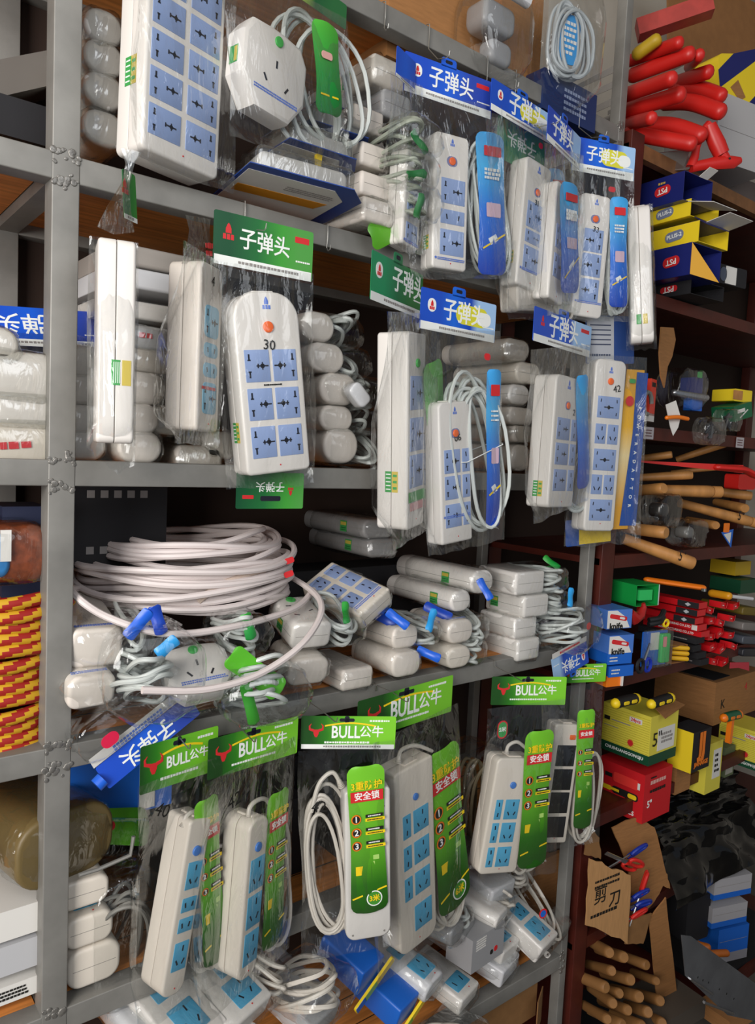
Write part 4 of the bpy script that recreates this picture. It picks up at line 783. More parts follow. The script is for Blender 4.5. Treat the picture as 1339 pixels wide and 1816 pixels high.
r = bundle('cream strip with six blue sockets tipped forward right of the cable', 668, 1080, .0, .10, .046, .17, -6, g, .2, CRM, None, prnt=True, pitch=14, roll=30, top=[(z, x, .036, .038, '3' if x < 0 else '2') for z in (.045, .092, .139) for x in (-.024, .024)], topcol=BLU)
g = 'bagged strips in the right half of the fourth shelf'
Lb = [(856, 1032, .02, .075, .056, .28, None, .09, WHT, .48, 'long white strip with green label on its side, upper of two'), (818, 1066, .02, .065, .05, .24, None, .06, WHT, .48, 'long white strip with green label on its side, lower of two'),
 (720, 1130, -.0, .072, .05, .15, (.07, .14, 4, 1), None, WARM, .4, 'pinkish strip end with blue leaflet tips, left upper of the low pile'), (722, 1178, -.02, .08, .055, .15, None, None, WARM, .4, 'crumple-bagged strip end lowest, left of the low pile'),
 (818, 1120, -.0, .08, .055, .15, (.06, .15, 6, 1), None, WARM, .45, 'round ended strip below the long labelled ones, coil at its right'), (815, 1166, -.015, .075, .05, .15, (.055, .14, 5, 1), None, CRM, .48, 'round ended strip lowest on the beam with a coil at its right'),
 (938, 1152, -.01, .085, .055, .12, None, None, WHT, .15, 'lowest of four white blocks stacked at the rack\'s right end'), (933, 1113, -.0, .085, .053, .12, None, None, WHT, .15, 'second of four white blocks from the bottom'), (952, 1075, -.005, .095, .056, .13, (.085, .16, 7, 1), .1, WHT, .15, 'third of four white blocks, green label on its side'), (941, 1034, .0, .11, .058, .13, (.10, .17, 9, 1), None, WHT, .15, 'topmost of four white blocks, big cord coil at its right')]
for i, (x, y, Y, w, h, L, cd_, stk, c_, r_, l) in enumerate(Lb):
    bundle(l+(' on the fourth shelf' if i in (7,) else ''), x, y, Y, w, h, L, 0, g, r_, c_, cd_, stk, prnt=i in (2, 4), leaf=(mat('leaflet_deep_blue', '#1a44b0', .35), -.03, h+.012, -.05, .024, .07, 1.0) if i in (2, 4) else (GINS, w/2+.06, .07, -.03, .02, .05, .5) if i == 9 else None, seam=i != 3)
for i, (x, y, a, l) in enumerate(((705, 1098, .9, 'bright blue leaflet sticking up between the six socket strip and the low pile'), (765, 1100, -.6, 'deep blue leaflet standing left of the round ended strips'), (860, 1045, .4, 'blue leaflet tucked under the end of the upper long strip'), (1012, 1060, -.5, 'blue leaflet poking out of the topmost block\'s bag'), (760, 1160, 1.2, 'curled blue leaflet between the two lowest strip ends'))):
    P = Plane(x, y, -.02, 15); r = thing('blue_leaflet', l, 'leaflet', P.M @ R(a, 'Z') @ R(-.5, 'X'), 'loose blue leaflets in the fourth shelf pile'); insert(r, I4, .02, .055, mat('leaflet_blue', '#1f5fd0', .35) if i % 2 == 0 else mat('leaflet_sky', '#2b9be0', .35), 'plain')
P = Plane(1012, 1172, -.04, -8); r = thing('blue_card_pack', 'bagged cord whose upside-down blue header card hangs over the beam at the right end', 'pack', P.M @ R(.13, 'Z'))
c = header(r, R(PI, 'Z') @ R(.15, 'X'), .175, .06, BHDR, '子弹头', strip_h=0, ws=.5, oval=False, mark=True); b = B(); b.box((0, 0, 0), (.17, .014, .0008)); print_rows(b, .1, 1, 0, .006, 1, .0006); part('white_strip', b, [WPAP, RED], r, T(0, .036, -.002))
coil(r, T(.02, .085, -.04) @ R(PI/2-.3, 'X'), .10, .14, 7, .0042, .07, sd=33); hull(r, (.015, .085, -.03), .17, .11, -.1, .05, BAGX, 21); b = B(); b.slab(.02, .018, 0, .0008, .008, .008); part('red_sticker', b, [RED], r, T(.01, .10, .045))
# back of the fourth shelf
for i, (x, y, l) in enumerate(((672, 938, 'dusty grey strip lying high at the back of the fourth shelf'), (680, 972, 'dusty grey strip lying under the high one at the back'))):
    bundle(l, x, y, .16, .09, .045, .26, 0, 'dusty strips at the back of the fourth shelf', .4, mat('dusty_strip', '#8d8b8a', .5), None, .08)
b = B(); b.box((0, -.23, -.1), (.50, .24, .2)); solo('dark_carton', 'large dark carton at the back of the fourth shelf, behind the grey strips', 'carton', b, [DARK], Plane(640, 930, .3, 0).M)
b = B(); b.box((0, 0, -.08), (.19, .17, .16), 0)
for j in range(2):
    for k in range(5): b.box((-.052+.025*k, .052-.105*j, .0005), (.014, .014, .001), 1)
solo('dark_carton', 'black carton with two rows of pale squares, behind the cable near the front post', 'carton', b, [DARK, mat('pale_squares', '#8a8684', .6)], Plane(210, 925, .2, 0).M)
b = B(); b.box((0, -.05, -.05), (.07, .15, .1), 0); solo('slate_box', 'slate blue box standing left of the front post under the third shelf', 'box', b, [mat('slate_blue', '#2c3350', .6)], Plane(45, 925, .12, 0).M)
# yellow and red rope left of the front post
def rope(label, px, py, Y, R0, lay, r, m2, g_):
    C0 = at(px, py, Y); ro = thing('rope_coil', label, 'rope', T(C0.x, C0.y, C0.z), g_)
    for k in range(lay):
        b = B(); n = 168; pts = []; z = (k-(lay-1)/2)*r*1.75; rr = R0*(1-.03*((k*7) % 3))
        for i in range(n):
            a = 2*PI*i/n; pts.append((rr*math.cos(a), rr*.9*math.sin(a), z+.003*math.sin(3*a+k)))
        b.tube(pts, r, 0, 14, True); b.m = [(1 if ((f//14)/12+3*(f % 14)/14) % 1 < .52 else 0) for f in range(len(b.f))]
        part('rope_turn', b, m2, ro)
RY = [mat('rope_yellow', '#cf9f1c', .65), mat('rope_red', '#9e1d16', .6)]
rope('upper yellow and red rope coil left of the front post', -20, 1090, .14, .125, 5, .011, RY, 'striped rope coils left of the front post'); rope('middle yellow and red rope coil left of the front post', -28, 1185, .14, .12, 4, .011, RY, 'striped rope coils left of the front post'); rope('lowest yellow and red rope coil, on the fourth beam', -30, 1270, .14, .12, 4, .011, RY, 'striped rope coils left of the front post')
r = thing('wrapped_rope', 'film-wrapped orange rope with a blue and white band, on top of the striped ropes', 'rope', Plane(18, 985, .03, 0).M); b = B(); b.slab(.13, .09, -.16, 0, .03, .03, 0, .01, .02); part('rope_bundle', b, [mat('rope_orange_brown', '#7a3a1c', .6, var=.45, scale=60)], r); b = B(); b.slab(.134, .094, -.02, .002, .03, .03, 0, .0, .02); b.box((.045, .02, .003), (.03, .06, .003), 1); part('paper_band', b, [mat('band_sky', '#3a86c8', .5), WPAP], r, Matrix.Diagonal((.5, .8, 1, 1)) @ T(-.06, 0, .003)); hull(r, (0, 0, -.07), .14, .1, -.17, .01, BAGF, 4, gather=False)
# ---------------------------------------------------------------- fifth shelf
g = 'white strip ends stacked behind the front post on the fifth shelf'
for i, (x, y, w, h, l, tp) in enumerate(((168, 1712, .09, .07, 'lowest white strip end behind the front post, on the brown board', 1), (160, 1650, .08, .055, 'middle white strip end behind the front post on the fifth shelf', 1), (152, 1585, .08, .05, 'upper white strip end behind the front post on the fifth shelf', 0))):
    bundle(l, x, y, .02, w, h, .22, 0, g, .35, CRM, None, None, bag_=False, top=[(.05, 0, .04, .05, 'h')] if tp else None)
bundle('large amber wrapped roll on the white strip ends behind the front post', 120, 1500, .04, .17, .12, .24, -12, None, .4, mat('amber_wrap', '#6b5a36', .5), None, None, name='wrapped_roll', cat='roll', seam=False, film_=BAGF)
b = B(); b.tube([(0, 0, 0), (.03, 0, 0), (.085, .008, .0), (.09, .04, 0)], .0035, 0, 7); solo('metal_bracket', 'bent grey metal bracket lying in front of the amber roll', 'bracket', b, [STEEL], Plane(140, 1552, .0, 0).M)
for i, (x, y, h, c_, l) in enumerate(((20, 1762, .03, WPAP, 'white carton with a printed barcode label, lowest at far left'), (25, 1700, .05, mat('carton_grey_white', '#b9b9bb', .6), 'pale carton with pen curves, second up at far left'), (20, 1640, .05, WPAP, 'white carton with pen marks, topmost at far left'))):
    b = B(); b.slab(.16, h, -.2, 0, .002, .002)
    for k in range(1+i % 2): b.M = T(-.03, 0, .001); b.tube([(.03*math.cos(a/6*PI+1.4), .018*math.sin(a/6*PI+1.4), 0) for a in range(6)], .0012, 1, 5)
    b.M = I4
    if i == 0: print_rows(b, .05, 3, .006, .004, 1, .001, .0, .006)
    solo('white_carton', l, 'carton', b, [c_, DKT], Plane(x, y, .03, 0).M, 'white cartons at the far left of the fifth shelf')
P = Plane(185, 1465, .1, -10); r = thing('green_card_pack', 'bagged pack with a dark green leaflet, lying on the amber roll', 'pack', P.M @ R(-.35, 'Z') @ R(-.6, 'X')); c = insert(r, R(PI/2, 'Z'), .07, .19, LINS, 'plain'); hull(r, (0, -.02, -.03), .22, .07, -.1, .02, BAGF, 31)
for k in range(3): d = B(); d.slab(.018, .018, 0, .0006, .009, .009); part('number_badge', d, [RED], c, T(0, .05-.03*k, .005))
P = Plane(215, 1650, .06, 0); r = thing('cord_bundle', 'crumpled bag of grey cord right of the white strip ends', 'cord', P.M); coil(r, R(.4, 'X'), .09, .2, 6, .004, .06, mat('cord_grey', '#77756f', .5), sd=3); hull(r, (0, 0, 0), .13, .25, -.05, .05, BAGF, 14, gather=False)
b = B(); b.box((0, 0, -.08), (.2, .14, .16)); b.box((.05, 0, .001), (.03, .13, .002), 1); solo('blue_box', 'blue and grey box under the drooping blue header card', 'box', b, [BLUEC, WPAP], Plane(215, 1385, .14, 0).M)
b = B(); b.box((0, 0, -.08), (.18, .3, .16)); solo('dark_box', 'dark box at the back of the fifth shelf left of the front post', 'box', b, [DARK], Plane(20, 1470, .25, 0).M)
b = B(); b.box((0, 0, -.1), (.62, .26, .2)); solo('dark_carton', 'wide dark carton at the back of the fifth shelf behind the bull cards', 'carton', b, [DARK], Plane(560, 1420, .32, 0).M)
P = Plane(838, 1420, .05, 0); r = thing('cord_bundle', 'large crumpled bag of tan cord hung between the fourth and fifth bull packs', 'cord', P.M); coil(r, I4, .10, .22, 6, .0045, .06, mat('cord_tan', '#8d8066', .5), sd=4); hull(r, (0, 0, -.0), .16, .30, -.06, .06, BAGF, 24, gather=False)
b = B(); b.box((0, -.06, -.12), (.18, .24, .24)); solo('brown_carton', 'plain brown carton on the fifth shelf at the right end post', 'carton', b, [CARD], Plane(960, 1560, .14, 0).M)
# ---------------------------------------------------------------- lowest steel shelf
g = 'white socket boxes piled on the lowest steel shelf'
S1 = lambda a=.028, w=.05: [(.045, -.0, w, .05, '3')]
for i, (x, y, Y, w, h, L, tp, cd_, ptc, r_, l, lug, yw) in enumerate((
 (440, 1812, -.06, .12, .05, .24, [(.045, .016, .06, .055, '3'), (.11, .014, .03, .055, '2')], (.07, .16, 4, 1), 22, .12, 'white socket box with a price sticker at the bottom edge, below the rounded strip', 1, -20),
 (360, 1860, -.08, .11, .05, .24, [(.05, .0, .055, .06, '3'), (.115, 0, .055, .03, '2')], None, 22, .12, 'white socket box cut off by the bottom edge, under the slanting strip', 0, -20),
 (770, 1752, -.03, .085, .055, .3, [(.045, 0, .055, .05, '3'), (.11, 0, .055, .04, '3')], None, 14, .48, 'long rounded grey strip with two blue sockets above the beam, low right', 0, -18),
 (832, 1772, -.02, .09, .045, .16, [(.04, 0, .06, .04, 'h')], None, 12, .15, 'flat white socket box next to the long rounded strip', 0, -16),
 (905, 1722, .0, .10, .05, .3, None, None, 10, .12, 'long flat white box on the lowest beam, right of the flat socket box', 0, -16),
 (905, 1690, .01, .085, .045, .2, [(.04, .01, .04, .04, 'h')], None, 12, .15, 'white socket box lying on the long flat box', 1, -10),
 (890, 1630, -.01, .075, .045, .24, None, (.05, .12, 3, 1), 10, .48, 'white rounded strip sloping down under the fifth bull pack', 0, -18),
 (892, 1588, .03, .10, .06, .16, None, (.10, .16, 4, 1), 8, .12, 'grey wrapped box with a looped cord under the fifth bull pack', 0, -5),
 (970, 1682, -.03, .095, .055, .17, [(.045, .0, .06, .055, '3'), (.105, .0, .05, .04, '3')], (.085, .24, 7, 1), 22, .1, 'bright white socket box at the end post with an outer cord coil', 1, -12))):
    bundle(l, x, y, Y, w, h, L, yw, g, r_, GRYP if i in (2, 7, 4) else WHT, cd_, None, top=tp, pitch=ptc, lug=bool(lug), seam=i in (2, 3, 4, 6), cordm=CORDW, name='bagged_socket_box', cat='socket box', seed=50+i)
b = B(); b.slab(.026, .026, 0, .0008, .0125, .0125, 0); b.slab(.018, .018, 0, .0012, .0088, .0088, 1); solo('round_sticker', 'round red and blue sticker on the bag above the bright socket box', 'sticker', b, [RED, BLUEC], Plane(963, 1620, -.055, 10).M)
P = Plane(866, 1680, -.02, -6); r = thing('grey_box', 'grey printed box with small red and black emblem among the socket boxes', 'box', P.M @ R(-.02, 'Z')); b = B(); b.box((0, 0, -.04), (.13, .085, .08), 0); print_rows(b, .04, 5, .006, .004, 1, .0005, -.03, .035); b.slab(.012, .012, .0, .0006, .005, .005, 2, at=(.015, -.018)); b.slab(.014, .014, .0, .0006, .006, .006, 3, at=(.032, -.015)); part('box_body', b, [mat('box_grey', '#98989a', .4), WPAP, DKT, RED], r)
bundle('grey plug ends wrapped in film left of the grey printed box', 812, 1655, -.0, .07, .05, .12, -18, None, .4, mat('plug_grey', '#8f8f90', .4), (.05, .1, 4, 1), name='bagged_plug', cat='plug')
for i, (x, y, l) in enumerate(((658, 1730, 'blue box with a yellow and green corner, upper one at the bottom'), (722, 1795, 'blue box with a yellow and green corner, lower one at the bottom'))):
    P = Plane(x, y, -.03, -16); r = thing('blue_box', l, 'box', P.M @ R(math.radians(16), 'X'), 'blue boxes with yellow corners'); b = B(); b.slab(.08, .062, -.12, 0, .006, .006, 0, .003, .004); part('box_body', b, [BLUEC], r)
    b = B(); b.slab(.13, .024, 0, .006, .006, .006, 0); b.box((-.015, 0, .006), (.04, .024, .001), 1); b.box((-.048, 0, .006), (.03, .024, .001), 2); part('corner_band', b, [YELP, mat('band_green', '#8ab02a', .4), BLUEC], r, T(.018, -.030, .004) @ R(.62, 'Z'))
P = Plane(800, 1840, -.05, -16); r = thing('cord_bundle', 'cord coil with green leaflet pieces at the bottom edge', 'cord', P.M); coil(r, R(PI/2-.5, 'X'), .11, .15, 5, .0048, .04, CORDW, sd=71); insert(r, T(-.06, .03, .03) @ R(1.2, 'Z'), .04, .10, GINS, 'plain'); hull(r, (0, 0, 0), .16, .08, -.08, .08, BAGF, 72)
b = B(); b.box((0, 0, -.1), (.22, .10, .2)); b.M = T(.10, -.02, .02) @ R(.5, 'Y'); b.box((0, 0, 0), (.07, .10, .003)); solo('brown_carton', 'flattened brown carton under the lowest steel shelf', 'carton', b, [CARDD], Plane(905, 1800, .05, 0).M)
# ---------------------------------------------------------------- on the top beam
b = B(); b.box((0, 0, -.12), (.34, .30, .24), 0); b.slab(.07, .07, 0, .0008, .034, .034, 1, at=(.07, -.10), n=8); b.slab(.056, .056, 0, .0011, .027, .027, 0, at=(.07, -.10), n=8); solo('brown_carton', 'brown carton with a round dark mark on the top beam', 'carton', b, [CARD, DKT], Plane(800, 20, .06, 0).M)
b = B(); b.box((0, 0, -.12), (.14, .34, .24), 0); solo('brown_carton', 'narrow brown carton behind the grey bag on the top beam', 'carton', b, [CARD], Plane(925, 60, .05, 0).M)
P = Plane(893, 60, -.025, 0); r = thing('bagged_plug', 'grey bag of plugs and cord drooping over the top beam', 'plug', P.M); b = B(); b.slab(.10, .06, -.06, 0, .02, .02, 0, .008, .012); part('plug_body', b, [mat('plug_grey', '#8f8f90', .4)], r, T(0, .04, -.01)); b = B(); b.tube([(-.06, .085, .01), (.05, .075, .02)], .013, 0, 9); part('plug_stem', b, [GRYP], r); b = B(); b.slab(.07, .05, -.04, 0, .018, .018, 0, .008, .012); part('plug_lower', b, [mat('plug_grey', '#8f8f90', .4)], r, T(.01, -.03, -.01)); hull(r, (0, .01, -.03), .15, .2, -.09, .03, BAGX, 61, gather=False)
P = Plane(1010, 70, -.03, 10); r = thing('cord_bundle', 'clear bag with an oval grey cord coil round a blue card, on the top beam', 'cord', P.M); coil(r, I4, .112, .17, 7, .0045, .02, mat('cord_silver', '#aab0b2', .4), sd=5); b = B(); b.slab(.062, .11, -.002, 0, .025, .025, 0); print_rows(b, .04, 6, .013, .008, 1, .0006, 0, .035); part('blue_card', b, [mat('card_bright_blue', '#2f8fd0', .4), WPAP], r); hull(r, (0, -.01, -.01), .17, .27, -.05, .035, BAGX, 63, gather=False)
b = B(); b.box((0, 0, -.08), (.20, .09, .16), 0); print_rows(b, .09, 4, .014, .008, 1, .0006, .02, .02); solo('navy_box', 'dark blue printed box under the oval coil on the top beam', 'box', b, [mat('box_navy', '#1c2f5e', .45), mat('print_slate', '#8a96b4', .5)], Plane(1012, 180, -.005, 0).M)
for x, y, w, h, l in ((430, 1545, .30, .25, 'dark filler box added to darken the shelf behind the first two green bull packs'), (690, 1440, .30, .26, 'dark filler box added to darken the shelf behind the fourth green bull pack')):  # stand-in boxes, added so the bright board behind the packs goes dark
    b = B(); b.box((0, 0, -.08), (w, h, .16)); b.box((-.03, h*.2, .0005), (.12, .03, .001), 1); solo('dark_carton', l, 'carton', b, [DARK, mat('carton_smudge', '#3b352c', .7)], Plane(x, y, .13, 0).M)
P = Plane(545, 1745, -.02, -14); r = thing('cord_bundle', 'bag of cream cord loops behind the blue boxes at the bottom', 'cord', P.M); coil(r, R(PI/2-.4, 'X'), .11, .17, 6, .0048, .05, CORDW, sd=77); hull(r, (0, 0, 0), .15, .09, -.09, .09, BAGX, 77)
bundle('grey film-wrapped box between the blue boxes and the stickered socket box', 575, 1815, -.05, .10, .05, .2, -18, None, .15, GRYP, None, None, pitch=16, seam=False, name='bagged_socket_box', cat='socket box')
bundle('white wrapped strip end far left at the bottom edge, under the slanting strip', 285, 1850, -.04, .09, .05, .2, -14, None, .3, GRYP, None, None, pitch=14, seam=False, name='bagged_socket_box', cat='socket box')
# ---------------------------------------------------------------- the maroon rack at the right
MX0, MX1 = 1.434, 3.1
mr = thing('wooden_rack', 'dark red painted wooden rack of tools right of the steel rack', 'shelf rack', T(MX0, 0, 0))
MZ = [2.276, 1.905, 1.535, 1.172, .822, .42, .06, -.48]
for x in (MX0, MX1-.06):
    for y in (0.002, .42):
        b = B(); b.slab(.058, .04, FLZ, 2.30, .002, .002, 0, at=(x-MX0+.029, y+.02)); part('post', b, [MAROON], mr)
for z in MZ:
    b = B(); b.box(((MX1-MX0)/2, .24, z-.016), (MX1-MX0, .46, .018)); part('shelf_board', b, [MAROON], mr)
    b = B(); b.box(((MX1-MX0)/2+.025, .014, z-.018), (MX1-MX0-.07, .022, .036)); part('shelf_edge', b, [MAROON if z < 2.2 else mat('bare_timber', '#7a5230', .6, var=.2)], mr)
b = B(); b.box(((MX1-MX0)/2, .475, (2.3+FLZ)/2), (MX1-MX0, .008, 2.3-FLZ)); part('dark_backing', b, [mat('back_brown', '#2b1a10', .8)], mr)
def capsule(pts, r, flat=1.0, n=10):
    P = [Vector(p) for p in pts]; cur = []; k = len(P)
    for i in range(k-1):
        p0, p1, p2, p3 = P[max(i-1, 0)], P[i], P[i+1], P[min(i+2, k-1)]
        for s in range(6):
            u = s/6; cur.append(.5*((2*p1)+(p2-p0)*u+(2*p0-5*p1+4*p2-p3)*u*u+(3*p1-p0-3*p2+p3)*u**3))
    cur.append(P[-1]); d = (cur[-1]-cur[-2]).normalized(); e = (cur[0]-cur[1]).normalized(); rs = [r]*len(cur)
    cur = [cur[0]+e*r*.8, cur[0]+e*r*.5]+cur+[cur[-1]+d*r*.45, cur[-1]+d*r*.75, cur[-1]+d*r*.85]; rs = [r*.3, r*.8]+rs+[r*.9, r*.6, r*.2]
    b = B(); b.tube(cur, r, 0, n, False, rs, flat); return b
def dirpx(p0, p1, y0, y1): return at(*p0, y0), at(*p1, y1)
g = 'red handled saws heaped on the top of the maroon rack'
SAW = [((1118, 108), (1203, 76), .018, 'red saw grip topmost of the heap'), ((1122, 134), (1222, 96), .022, 'red saw grip second from the top, longest'), ((1222, 118), (1240, 98), .018, 'short red grip end behind the second grip'), ((1112, 168), (1190, 140), .021, 'red saw grip third from the top, by the steel end post'), ((1188, 150), (1255, 128), .021, 'red grip reaching far right below the second grip'),
 ((1114, 196), (1205, 168), .023, 'red saw grip fourth from the top by the end post'), ((1195, 158), (1278, 170), .022, 'red curved grip pointing at the yellow and blue carton'), ((1180, 182), (1276, 198), .024, 'red curved grip just above the open saw handle'), ((1112, 220), (1155, 210), .019, 'short red grip low by the end post'), ((1140, 222), (1242, 240), .024, 'fat red grip low in the heap'), ((1115, 236), (1225, 255), .022, 'red grip lowest of the heap, in shade')]
for i, (p0, p1, r_, l) in enumerate(SAW):
    Y1 = -.05-.012*(i % 4); a = at(*p0, Y1+.16); c = at(*p1, Y1); r = thing('hand_saw', l, 'saw', T(*c), g)
    bend = Vector((0, 0, .012 if i in (6, 7, 9) else 0)); b = capsule([a-c, (a-c)*.5+bend, (0, 0, 0)], r_*.84, 1.12); part('handle', b, [REDP], r)
    d = (a-c).normalized(); k = B(); s0 = a-c; e = s0+Vector((d.x*.02, .22, -.01)); q_ = Vector((0, 0, .022)); k.loft([[tuple(s0+q_*.5), tuple(s0-q_*.5), tuple(s0-q_*.5+Vector((.001, 0, 0))), tuple(s0+q_*.5+Vector((.001, 0, 0)))], [tuple(e+q_*.3), tuple(e-q_*.3), tuple(e-q_*.3+Vector((.001, 0, 0))), tuple(e+q_*.3+Vector((.001, 0, 0)))]]); part('blade', k, [METAL], r)
P = Plane(1250, 262, -.06, 30); r = thing('hand_saw', 'red saw with an open loop handle hanging in front of the white carton', 'saw', P.M, g)
def px(pl, pts): return [(*pl.loc(x, y), 0) for x, y in pts]
b = B(); b.tube(px(P, [(1258, 222), (1264, 238), (1272, 256), (1280, 274)]), .017, 0, 10, taper=[.019, .022, .024, .022], flat=.9); b.tube(px(P, [(1225, 297), (1250, 292), (1280, 288), (1300, 288), (1313, 284)]), .012, 0, 9, taper=[.014, .014, .019, .017, .009], flat=.9); b.tube(px(P, [(1225, 297), (1232, 278), (1236, 262), (1246, 232), (1258, 222)]), .010, 0, 9, taper=[.014, .012, .009, .010, .014]); b.tube(px(P, [(1280, 274), (1286, 282), (1280, 288)]), .016, 0, 8)
part('handle', b, [REDP], r); b = B(); b.loft([[(*P.loc(1222, 300), -.001), (*P.loc(1236, 262), -.001), (*P.loc(1236, 262), .001), (*P.loc(1222, 300), .001)], [(-.16, -.02, -.2), (-.16, .03, -.2), (-.159, .03, -.2), (-.159, -.02, -.2)]]); part('blade', b, [METAL], r)
for x, y in ((1262, 236), (1288, 285)): b = B(); b.slab(.006, .006, 0, .002, .003, .003); part('rivet', b, [DKT], r, T(*P.loc(x, y), .015))
a, c = at(1130, 55, .12), at(1262, 10, -.03); r = thing('spirit_level', 'dusty red box-section tool lying above the heap of saws', 'tool', T(*c)); b = B(); v = a-c; b.M = v.to_track_quat('Y', 'Z').to_matrix().to_4x4(); b.box((0, v.length/2, 0), (.05, v.length, .045), 0, 0); b.box((0, v.length*.4, .0232), (.028, v.length*.4, .002), 1); part('body', b, [mat('dusty_red', '#a93a32', .5, var=.15), mat('dusty_red_light', '#b98078', .6)], r)
a, c = at(1130, 96, .05), at(1163, 72, -.0); r = thing('yellow_tube', 'short dull yellow tube on top of the red saws', 'tube', T(*c)); part('tube_body', capsule([a-c, (0, 0, 0)], .017), [mat('dull_yellow', '#b9981c', .5)], r)
b = B(); b.box((0, 0, 0), (.62, .32, .006)); solo('cardboard_sheet', 'large brown cardboard sheet leaning behind the saws', 'cardboard', b, [mat('board_brown', '#8f6339', .8, var=.08)], Plane(1290, 60, .22, 8).M @ R(-.1, 'X'))
b = B(); b.slab(.19, .15, -.12, 0, .02, .004, 0); b.poly([(-.1, -.02), (.1, .06), (.1, .09), (-.02, .075), (-.1, .03)], 0, .001, 1); b.poly([(.02, -.075), (.1, -.075), (.1, -.03)], 0, .001, 1); b.poly([(-.05, -.02), (-.01, .0), (.02, -.05), (-.01, -.06)], .0005, .0015, 2)
solo('yellow_carton', 'yellow and dark blue carton with a torn brown patch, right of the saws', 'carton', b, [YEL, NAVY, CARD], Plane(1312, 142, .03, 8).M @ R(.28, 'Z'))
b = B(); b.box((0, 0, -.1), (.24, .20, .2), 0); b.box((0, .0, .0005), (.22, .001, .001), 1); solo('white_carton', 'plain white carton behind the open saw handle', 'carton', b, [mat('carton_white_grey', '#b8b6b6', .6), GRY], Plane(1318, 238, .02, 10).M)
b = B(); b.slab(.26, .09, -.2, 0, .02, .02, 0, 0, .01); solo('grey_pack', 'grey film-wrapped flat pack under the white carton', 'pack', b, [mat('pack_grey', '#5e5452', .45, bump=.3, scale=20)], Plane(1320, 340, .12, 8).M)
# cartons with open ends
def carton(label, x, y, Y, w, h, L, yaw, side, front=None, flaps=0, group=None, band=None, open_=True, name='open_carton', roll=0, inner=None, topm=None):
    P = Plane(x, y, Y, yaw); r = thing(name, label, 'carton', P.M @ R(math.radians(roll), 'Z'), group); t = .0015; b = B(); z = -L/2
    b.box((-w/2, 0, z), (t, h, L), 0); b.box((w/2, 0, z), (t, h, L), 0); b.box((0, h/2, z), (w, t, L), 2); b.box((0, -h/2, z), (w, t, L), 0); b.box((0, 0, -L*(.8 if open_ else 0)-(0 if open_ else t)), (w-t, h-t, t), 1 if open_ else 3)
    part('carton_body', b, [side, inner or CARDD, topm or side, front or side], r)
    for sy, fw, fl, an, fm, fx in (flaps or ()):
        d = B(); d.M = T(fx*w, sy*h/2, 0) @ R(-sy*an, 'X'); d.box((0, 0, fl/2), (fw*w, .0015, fl), 0); part('flap', d, [fm], r)
    if band:
        d = B(); d.box((0, band[0]*h, 0), (L, h*band[1], .0006)); part('side_band', d, [band[2]], r, T(-w/2-t*.7, 0, z) @ R(-PI/2, 'Y'))
    return r, T(-w/2-t, 0, z) @ R(-PI/2, 'Y')
def badge(r, F, words, m1, m2, dx, dy, w, h, rot=0, bold=.02, w2=None):
    b = B(); b.slab(w, h, 0, .0008, h*.48, h*.48, 0, n=7); o = part('oval_print', b, [m1], r, F @ T(dx, dy, 0) @ R(rot, 'Z')); text(o, words, m2, T(0, 0, .0012), width=(w2 or .62)*w, bold=bold)
g = 'open navy and yellow tool cartons on the second maroon board'; V = mat('oval_grey', '#77809a', .4)
r, F_ = carton('navy open carton with a red oval mark, topmost of the tool cartons', 1238, 338, -.06, .13, .075, .22, 4, NAVY, None, ((1, .3, .035, .5, WPAP, .15), (-1, .85, .08, .25, WPAP, .1)), g); badge(r, F_, 'PST', RED, WPRT, .045, .0, .05, .026, PI+.1); d = B(); print_rows(d, .03, 1, 0, .006, 0, .0006); part('mark_print', d, [mat('print_gold', '#c9a44a', .5)], r, F_ @ T(.045, .021, 0))
r, F_ = carton('thin yellow carton with a grey oval under the topmost navy one', 1250, 376, -.07, .13, .045, .22, 4, YEL, None, ((-1, .8, .05, .6, NAVY, .05),), g, topm=NAVY); badge(r, F_, 'PLUS-2', V, WPRT, .03, 0, .055, .026, .1, .02, .8)
r, F_ = carton('yellow open carton with a grey oval, third in the stack', 1266, 418, -.09, .14, .055, .24, 4, YEL, None, ((1, .8, .07, .15, WPAP, .1),), g, topm=NAVY); badge(r, F_, 'PLUS-2', V, WPRT, .045, 0, .058, .028, .1, .02, .8)
r, F_ = carton('navy open carton with red oval and yellow inner flap, lowest of the tool cartons', 1252, 466, -.085, .14, .085, .24, 4, NAVY, None, None, g, topm=NAVY); badge(r, F_, 'PST', RED, WPRT, .06, 0, .052, .028, PI+.1)
d = B(); d.M = T(-.07, 0, 0) @ R(-.5, 'Y'); d.poly([(0, .042), (.0, -.042), (.085, -.06)], -.0007, .0007); d.M = I4; part('flap', d, [mat('flap_amber', '#d9a02a', .5)], r)
r, F_ = carton('flattened black and amber carton under the lowest navy one', 1255, 515, -.06, .16, .04, .24, 4, DARK, None, None, g, topm=DARK, inner=mat('flap_amber', '#d9a02a', .5)); badge(r, F_, 'PST', RED, WPRT, .05, 0, .055, .018, PI+.05)
b = B(); b.slab(.13, .055, -.12, 0, .006, .006); b.slab(.05, .05, 0, .001, .002, .002, 1, at=(-.01, 0)); b.slab(.03, .04, 0, .001, .015, .015, 2, at=(-.045, 0)); solo('black_blister', 'black boxed tool with a white label right of the lowest navy carton', 'box', b, [DARK, WPAP, mat('oval_slate', '#4a5262', .5)], Plane(1300, 490, -.06, 8).M)
